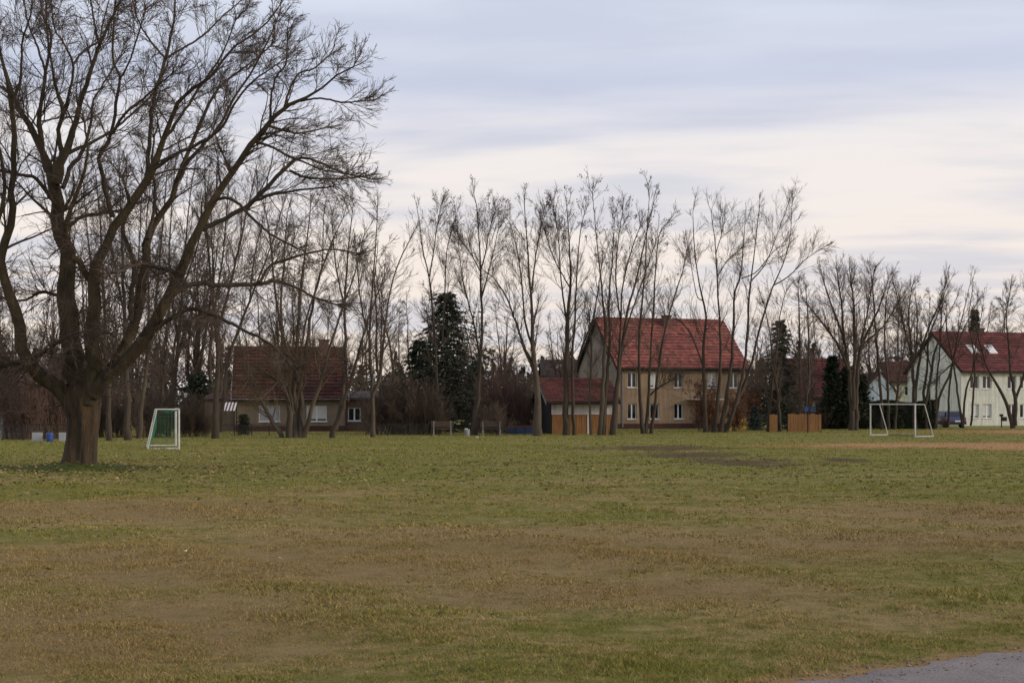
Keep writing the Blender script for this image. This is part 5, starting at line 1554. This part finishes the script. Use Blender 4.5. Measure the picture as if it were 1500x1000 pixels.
# striped awning on the bungalow's left end
aw = empty('striped_awning', ((322 - 750) / F * 99.0, 99.0, 0), 0, 'small terrace awning with white and dark stripes left of the bungalow', 'awning')
for i in range(9):
    x = 0.12 * i
    MB().add([(x, 0, 1.55), (x + 0.12, 0, 1.55), (x + 0.12, 0.9, 2.15), (x, 0.9, 2.15), (x, 0, 1.53), (x + 0.12, 0, 1.53), (x + 0.12, 0.9, 2.13), (x, 0.9, 2.13), ],
             [(0, 1, 2, 3), (7, 6, 5, 4), (0, 4, 5, 1), (1, 5, 6, 2), (2, 6, 7, 3), (3, 7, 4, 0)]).build('stripe', M['white'] if i % 2 == 0 else M['red_rail'], aw)
for x in (0.03, 1.05):
    MB().bar((x, 0.03, -0.05), (x, 0.03, 1.56), 0.035).build('post', M['darkwood'], aw)
    MB().bar((x, 0.85, -0.05), (x, 0.85, 2.12), 0.035).build('post', M['darkwood'], aw)
# lean-to wall behind the awning
lt = empty('side_shed', ((300 - 750) / F * 104.0, 104.0, 0), 0, 'low ochre shed joining the left end of the bungalow', 'shed')
MB().box(0, 2.35, 0, 3, -0.1, 2.3).build('wall', M['wall_ochre'], lt)
MB().prism_x([(-0.2, 2.31), (3.2, 2.8), (3.2, 2.92), (-0.2, 2.42)], -0.15, 2.4).build('roof', M['tile_brown'], lt)

# mint house on the right
LX = 41.8
wins = []
for u in (0.95, 2.30, 5.0, 6.35, 8.6):
    wins += [(u, 3.45, 0.95, 1.25, 'double'), (u, 0.72, 0.95, 1.3, 'double' if u > 3 else 'curtain')]
hs, roof = house('mint_house', 'pale mint and cream house with a dark red roof and two skylights', (LX, 127, 0), R(16), 11.5, 9.0, 5.2, 8.75,
                 'wall_white', 'wall_mint', 'tile_darkred', wins, course=0.42, trim='tile_grey' if False else 'darkwood')
for x in (2.3, 4.3):
    s_ = MB()
    pit = (8.75 - 5.2) / 4.5
    y0, y1 = 1.75, 2.75
    z = lambda y: 5.2 + pit * y
    s_.prism_x([(y0, z(y0) + 0.18), (y1, z(y1) + 0.18), (y1 - 0.08, z(y1) + 0.30), (y0 - 0.08, z(y0) + 0.30)], x, x + 0.85)
    so_ = s_.build('skylight', M['white'], roof)
    MB().prism_x([(y0 + 0.02, z(y0) + 0.32), (y1 - 0.18, z(y1) + 0.20), (y1 - 0.19, z(y1) + 0.22), (y0 + 0.01, z(y0) + 0.34)], x + 0.1, x + 0.75).build('pane', M['sky_glass'], so_)
chimney(roof, 5.4, 4.9, 8.0, 9.3, 0.6, 'brick')

# neighbours behind the hedge
hs, roof = house('green_outbuilding', 'pale green outbuilding left of the mint gable', ((1303 - 750) / F * 141, 141, 0), R(4), 3.6, 5.0, 4.3, 6.2, 'wall_green', 'wall_green', 'tile_brown',
                 [(1.6, 2.9, 0.55, 0.95, 'single')], course=0.42, ov=0.15)
sb = empty('blue_shed', ((1268 - 750) / F * 136, 136, 0), R(2), 'pale blue gabled shed behind the dark hedge', 'shed')
MB().prism([(0, -0.1), (2.9, -0.1), (2.9, 3.4), (1.5, 5.1), (0, 3.6)], 0, 5).build('wall', M['wall_blue'], sb)
MB().prism([(-0.2, 3.44), (1.5, 5.13), (3.1, 3.24), (3.1, 3.38), (1.5, 5.27), (-0.2, 3.58)], -0.2, 5.2).build('roof', M['tile_brown'], sb)
house('red_house', 'red roofed house half hidden left of the dark cypresses', ((1165 - 750) / F * 150, 150, 0), R(6), 6.5, 7.0, 3.0, 6.9, 'wall_ochre', 'plinth', 'tile_darkred', [(1.0, 0.9, 0.9, 1.2, 'double'), (4.0, 0.9, 0.9, 1.2, 'double')], course=0.42)
hs, roof = house('grey_roofed_house', 'distant grey roofed house with a white chimney above the garage', ((798 - 750) / F * 145, 145, 0), R(3), 7.5, 8.0, 3.2, 6.6, 'wall_gable', 'wall_gable', 'tile_grey', [(1.0, 1.0, 0.9, 1.2, 'double')], course=0.42)
chimney(roof, 1.7, 3.2, 5.2, 6.2, 0.6, 'white')
hs = empty('white_hut', ((-70 - 750) / F * 80, 80, 0), 0, 'white hut cut off by the left edge of the picture', 'hut')
MB().box(0, 3.0, 0, 3, -0.1, 1.4).build('wall', M['white'], hs)
MB().box(-0.2, 3.25, -0.25, 3.2, 1.4, 1.52).build('roof', M['grey'], hs)

# ------------------------------------------------------------------ goals
def goal(name, label, near, far_, dirn, H, top_d, bot_d, net=None):
    """near/far: feet of the two posts; dirn: unit vector towards the back."""
    near, far_ = Vector(near), Vector(far_)
    root = empty(name, (near + far_) / 2, 0, label, 'goal')
    o = (near + far_) / 2
    Z = Vector((0, 0, 1))
    dirn = Vector(dirn).normalized()
    fr = []
    for p in (near - o, far_ - o):
        MB().bar(p - Z * 0.05, p + Z * (H + 0.0), 0.048, 10).build('post', M['goal'], root)
        MB().bar(p + Z * (H - 0.03) + dirn * 0.06, p + dirn * top_d + Z * (H - 0.03), 0.026, 8).build('top_stay', M['goal'], root)
        MB().bar(p + dirn * top_d + Z * (H - 0.03), p + dirn * bot_d + Z * 0.03, 0.03, 8).build('back_stay', M['goal'], root)
        MB().bar(p + dirn * 0.05 + Z * 0.035, p + dirn * (bot_d + 0.03) + Z * 0.035, 0.035, 8).build('ground_bar', M['goal'], root)
    a, b = near - o, far_ - o
    w = (b - a).normalized()
    MB().bar(a + Z * (H - 0.02) - w * 0.055, b + Z * (H - 0.02) + w * 0.055, 0.048, 10).build('crossbar', M['goal'], root)
    MB().bar(a + dirn * bot_d + Z * 0.035, b + dirn * bot_d + Z * 0.035, 0.035, 8).build('rear_bar', M['metal'] if net is None else M['goal'], root)
    if net:
        lines = []
        g = np.random.default_rng(5)
        L = (b - a).length

        def prof(t):                       # top stay, then back stay, t in metres
            if t < top_d:
                return dirn * t + Z * (H - 0.05 - 0.10 * math.sin(math.pi * t / top_d))
            k = (t - top_d) / math.hypot(H, bot_d - top_d)
            return dirn * (top_d + (bot_d - top_d) * k - 0.14 * math.sin(math.pi * k)) + Z * (H - 0.05) * (1 - k)
        tot = top_d + math.hypot(H, bot_d - top_d)
        m = 0.16
        nw = int(L / m)
        for i in range(nw + 1):
            u = a + w * (L * i / nw)
            lines.append([u + prof(tot * j / 15) for j in range(16)])
        nt = int(tot / m)
        for j in range(nt + 1):
            q_ = prof(tot * j / nt)
            lines.append([a + w * (L * i / 15) + q_ for i in range(16)])
        for p in (a, b):                   # side nets
            for i in range(int(H / m)):
                z = H - 0.05 - i * m
                k = 1 - z / H
                e = top_d + (bot_d - top_d) * k
                lines.append([p + dirn * (e * t / 15) + Z * z for t in range(16)])
            for i in range(1, int(bot_d / m)):
                x = i * m
                zt = H - 0.05 if x < top_d else H * (1 - (x - top_d) / (bot_d - top_d))
                lines.append([p + dirn * x + Z * (zt * t / 15) for t in range(16)])
        P = np.array([[list(v) for v in ln] for ln in lines])
        v, f = tubes(P, np.full(P.shape[:2], 0.0034), 3)
        link('net', fast_mesh('net', v, f), M['net'], root)['kind'] = 'stuff'
    return root


near = gp(262, 658)
wv_ = Vector((-1.33, 4.82, 0))
goal('football_goal', 'small white football goal with a green net left of the trees', near, near + wv_, (-0.964, -0.266, 0), 1.80, 0.95, 1.33, net=True)
near = gp(1340.5, 640)
wv_ = Vector((-1.63, 4.19, 0))
goal('football_goal', 'white football goal frame without a net on the right', near, near + wv_, (0.931, 0.362, 0), 2.02, 0.70, 1.36)


# ------------------------------------------------------------------ benches, bin, lamp, signs
def bench(x, y, label):
    p = gp(x, y)
    root = empty('park_bench', p, R(rnd.uniform(-4, 4)), label, 'bench', 'benches under the spruce')
    L = 1.45
    for i in range(4):
        MB().box(-L / 2, L / 2, -0.22 + 0.115 * i, -0.125 + 0.115 * i, 0.42, 0.46).build('seat_slat', M['bench_wood'], root)
    for i in range(3):
        z = 0.56 + 0.125 * i
        MB().box(-L / 2, L / 2, 0.24 + 0.03 * i, 0.275 + 0.03 * i, z, z + 0.10).build('back_slat', M['bench_wood'], root)
    for sx in (-0.55, 0.55):
        MB().prism_x([(-0.22, -0.05), (-0.12, -0.05), (-0.10, 0.36), (0.16, 0.36), (0.16, -0.05), (0.26, -0.05), (0.27, 0.42), (-0.22, 0.42)], sx - 0.04, sx + 0.04).build('leg', M['grey'], root)
        MB().prism_x([(0.20, 0.425), (0.24, 0.425), (0.335, 0.93), (0.305, 0.93)], sx - 0.03, sx + 0.03).build('back_support', M['grey'], root)


bench(648, 637.5, 'wooden park bench left of the small litter bin')
bench(720, 637.5, 'wooden park bench right of the slender tree')
p = gp(684, 638)
bn = empty('litter_bin', p, 0, 'small pale litter bin between the two benches', 'bin')
ring = MB()
k = 16
vs = []
for z, r in ((0, 0.15), (0.42, 0.19), (0.42, 0.165), (0.05, 0.13)):
    vs += [(r * math.cos(2 * math.pi * i / k), r * math.sin(2 * math.pi * i / k), z) for i in range(k)]
fs = [(a * k + i, a * k + (i + 1) % k, (a + 1) * k + (i + 1) % k, (a + 1) * k + i) for a in range(3) for i in range(k)] + [tuple(range(3 * k, 4 * k))]
ring.add(vs, fs).build('bin_body', M['grey'], bn)
MB().box(-0.14, 0.05, -0.1, 0.1, 0.38, 0.47).build('rubbish', M['white'], bn, 0.02)
tag(MB().box(-0.1, 0.1, -0.06, 0.06, 0.0, 0.05).build('paper_scrap', M['white'], None, 0.01), 'white paper scrap lying on the grass near the bench', 'litter').location = gp(699, 640.5)
tag(MB().box(-0.018, 0.018, -0.012, 0.012, 0.02, 0.045).build('paper_scrap', M['white'], None, 0.008), 'tiny white scrap lying in the brown grass left of centre', 'litter').location = gp(272, 810)

# street lamp
p = gp(757, 634)
lp = empty('street_lamp', p, 0, 'thin street lamp with a pale head left of the garage', 'lamp')
MB().bar((0, 0, -0.1), (0, 0, 4.7), 0.055, 10, 0.035).build('pole', M['metal'], lp)
MB().bar((0, 0, 4.68), (0.32, 0, 4.72), 0.025, 8).build('arm', M['metal'], lp)
hd = MB().prism([(0.22, 4.66), (0.72, 4.62), (0.72, 4.70), (0.5, 4.78), (0.22, 4.75)], -0.09, 0.09).build('lamp_head', M['white'], lp)

# low blue tarpaulin fence beside the garage
tf = empty('low_fence', gp(741, 636.5), 0, 'low fence hung with dark blue sheeting and a red rail left of the garage', 'fence')
for i in range(4):
    MB().box(0.64 * i - 0.03, 0.64 * i + 0.03, 0.02, 0.08, -0.05, 0.66).build('post', M['darkwood'], tf)
for i in range(3):
    MB().box(0.64 * i + 0.035, 0.64 * i + 0.605, 0.03, 0.05, 0.05, 0.52).build('sheet', M['blue_tarp'], tf)
MB().box(-0.05, 2.0, -0.005, 0.015, 0.53, 0.60).build('rail', M['red_rail'], tf)


def rail_fence(x0, x1, by, label, h=0.75):
    a = gp(x0, by)
    L = gp(x1, by).x - a.x
    root = empty('wire_fence', a, 0, label, 'fence')
    n = max(3, int(L / 1.1))
    for i in range(n + 1):
        MB().bar((L * i / n, 0, -0.1), (L * i / n, 0, h + 0.05), 0.028, 6).build('post', M['darkwood'], root)
    MB().bar((0, 0, h), (L, 0, h), 0.016, 6).build('rail', M['darkwood'], root)
    m = 0.09
    lines = []
    k = int((L + h) / m)
    for i in range(k):
        x = i * m - h
        for s in (1, -1):
            xa, xb = (x, x + h) if s == 1 else (x + h, x)
            za, zb = 0.02, h
            if min(xa, xb) < 0 or max(xa, xb) > L:
                continue
            lines.append([(xa, 0.004 * s, za), (xb, 0.004 * s, zb)])
    P = np.array(lines)
    v, f = tubes(P, np.full(P.shape[:2], 0.0022), 3)
    link('mesh_wire', fast_mesh('mesh_wire', v, f), M['metal'], root)['kind'] = 'stuff'


rail_fence(536, 632, 638.5, 'low wire fence in front of the brushwood left of the benches')
rail_fence(4, 96, 646, 'low wire fence left of the big trunk', 0.9)
rail_fence(318, 420, 638, 'low wire fence in front of the ochre bungalow', 0.7)

for x0, x1, lab in ((47, 62, 'low white board on the wire fence, left of the blue barrel'), (86, 97, 'low white board on the wire fence, right of the blue barrel')):
    a = gp(x0, 646.8)
    w = gp(x1, 646.8).x - a.x
    o = empty('white_board', a, 0, lab, 'board')
    MB().box(0, w, 0, 0.03, 0.03, 0.5).build('panel', M['shutter'], o, 0.005)
    for xx in (0.05, w - 0.09):
        MB().box(xx, xx + 0.04, 0.034, 0.08, -0.05, 0.55).build('stake', M['darkwood'], o)
p = gp(73, 647)
bb = empty('blue_barrel', p, 0, 'blue plastic barrel by the wire fence left of the big trunk', 'barrel')
m = MB()
k = 18
bb.scale = (0.85, 0.85, 0.85)
prof = [(0.0, 0.17), (0.05, 0.2), (0.18, 0.21), (0.2, 0.225), (0.24, 0.21), (0.42, 0.21), (0.44, 0.225), (0.48, 0.21), (0.56, 0.18), (0.58, 0.14)]
vs = [(r * math.cos(2 * math.pi * i / k), r * math.sin(2 * math.pi * i / k), z) for z, r in prof for i in range(k)]
m.add(vs, [(a * k + i, a * k + (i + 1) % k, (a + 1) * k + (i + 1) % k, (a + 1) * k + i) for a in range(len(prof) - 1) for i in range(k)] + [tuple(range((len(prof) - 1) * k, len(prof) * k))])
m.build('barrel_body', M['blue'], bb)
MB().bar((0.06, 0.0, 0.575), (0.06, 0, 0.61), 0.03).build('bung', M['dark'], bb)

# orange board fence and gate
for x0, x1, by, h, lab in ((1154, 1203, 632.5, 1.3, 'orange board fence behind the blue sign'), (1127, 1139, 632.5, 1.25, 'short orange board gate between two leaning stems')):
    a = gp(x0, by)
    L = gp(x1, by).x - a.x
    o = empty('board_fence', a, 0, lab, 'fence')
    n = max(3, int(L / 0.19))
    for i in range(n):
        MB().box(L * i / n + 0.008, L * (i + 1) / n - 0.008, 0.005 * (i % 2), 0.025 + 0.005 * (i % 2), 0.04, h + 0.04 * math.sin(i * 1.7)).build('plank', M['orange_wood'], o)
    for z in (0.25, h - 0.25):
        MB().box(0, L, 0.034, 0.08, z, z + 0.08).build('rail', M['darkwood'], o)
    for i in range(int(L / 1.4) + 2):
        x = min(L, i * 1.4)
        MB().box(x - 0.04, x + 0.04, 0.085, 0.16, -0.1, h).build('post', M['darkwood'], o)

# sign on a post: blue disc and a dark panel
p = gp(1183.5, 633.5)
sg = empty('post_sign', p, 0, 'post with a blue round sign and a dark panel before the orange fence', 'sign')
MB().bar((0, 0, -0.1), (0, 0, 1.9), 0.04, 8).build('post', M['dark'], sg)
MB().bar((-0.12, -0.06, 1.66), (-0.12, -0.045, 1.66), 0.17, 24).build('blue_disc', M['blue'], sg)
MB().box(0.17, 0.55, -0.055, -0.042, 1.45, 1.85).build('dark_panel', M['blue_tarp'], sg)

# yellow rendered garden wall at the end of the beige house
p = gp(1066, 629.6)
yw = empty('garden_wall', p, R(14), 'low yellow rendered wall at the right end of the beige house', 'wall')
MB().box(0, 1.55, 0, 0.22, -0.1, 0.95).build('wall_body', M['yellow'], yw, 0.01)
MB().box(-0.04, 1.59, -0.04, 0.26, 0.952, 1.02).build('coping', M['brick'], yw)
for zc in range(1):
    pass

# dark blue car by the mint house, seen from behind
p = gp(1402, 626.5)
cr_ = empty('parked_car', p, R(12), 'dark blue hatchback parked at the foot of the mint gable, seen from behind', 'car')
hw = 0.84
body = MB()
rows = [(-0.95, [(0.30, 0.80), (0.55, 0.86), (0.86, 0.84)]), (-1.05, [(0.35, 0.78), (0.55, 0.84), (0.80, 0.80)])]
# side profile (y back to front, z), extruded with tumblehome
prof = [(-0.05, 0.28), (-0.08, 0.55), (0.0, 0.90), (0.12, 0.95), (0.45, 1.38), (0.7, 1.44), (1.9, 1.42), (2.6, 1.0), (3.6, 0.86), (3.75, 0.6), (3.72, 0.28)]


def half(z):
    return hw if z < 0.9 else hw - (z - 0.9) * 0.42


k = len(prof)
vs = [(-half(z), y, z) for y, z in prof] + [(half(z), y, z) for y, z in prof]
body.add(vs, [tuple(range(k)), tuple(range(k, 2 * k))[::-1]] + [(i, (i + 1) % k, k + (i + 1) % k, k + i) for i in range(k)])
body.build('body', M['car_blue'], cr_, 0.04)
MB().add([(-0.62, 0.145, 0.98), (0.62, 0.145, 0.98), (0.52, 0.41, 1.33), (-0.52, 0.41, 1.33), (-0.62, 0.125, 0.985), (0.62, 0.125, 0.985), (0.52, 0.39, 1.335), (-0.52, 0.39, 1.335)],
         [(0, 1, 2, 3), (4, 5, 6, 7), (0, 4, 5, 1), (1, 5, 6, 2), (2, 6, 7, 3), (3, 7, 4, 0)]).build('rear_window', M['glass'], cr_)
for s in (-1, 1):
    x0, x1 = sorted((s * 0.80, s * 0.845))
    MB().add([(s * 0.83, 0.62, 0.98), (s * 0.83, 2.3, 0.98), (s * 0.69, 1.85, 1.34), (s * 0.69, 0.75, 1.34), (s * 0.80, 0.62, 0.98), (s * 0.80, 2.3, 0.98), (s * 0.66, 1.85, 1.34), (s * 0.66, 0.75, 1.34)],
             [(0, 1, 2, 3), (4, 5, 6, 7), (0, 4, 5, 1), (1, 5, 6, 2), (2, 6, 7, 3), (3, 7, 4, 0)]).build('side_window', M['glass'], cr_)
    MB().box(s * 0.70 - 0.09, s * 0.70 + 0.09, -0.10, -0.02, 0.66, 0.86).build('tail_light', M['lamp_red'], cr_, 0.015)
    for yy in (0.62, 3.0):
        wh = MB().bar((s * 0.66, yy, 0.3), (s * 0.85, yy, 0.3), 0.3, 20).build('wheel', M['rubber'], cr_)
        MB().bar((s * 0.84, yy, 0.3), (s * 0.862, yy, 0.3), 0.19, 16).build('rim', M['metal'], wh)
MB().box(-0.26, 0.26, -0.115, -0.09, 0.52, 0.63).build('number_plate', M['white'], cr_)
MB().box(-0.82, 0.82, -0.14, -0.04, 0.30, 0.48).build('bumper', M['dark'], cr_, 0.03)

# letter box on a post by the right house
p = gp(1467, 626)
mb_ = empty('letter_box', p, 0, 'dark letter box on a post before the cream front of the mint house', 'letter box')
MB().bar((0, 0, -0.1), (0, 0, 1.15), 0.05, 8).build('post', M['dark'], mb_)
MB().box(-0.02, 0.42, -0.16, 0.12, 0.55, 0.92).build('box', M['dark'], mb_, 0.02)
MB().box(-0.16, 0.14, -0.12, 0.1, 0.95, 1.16).build('hood', M['dark'], mb_, 0.03)
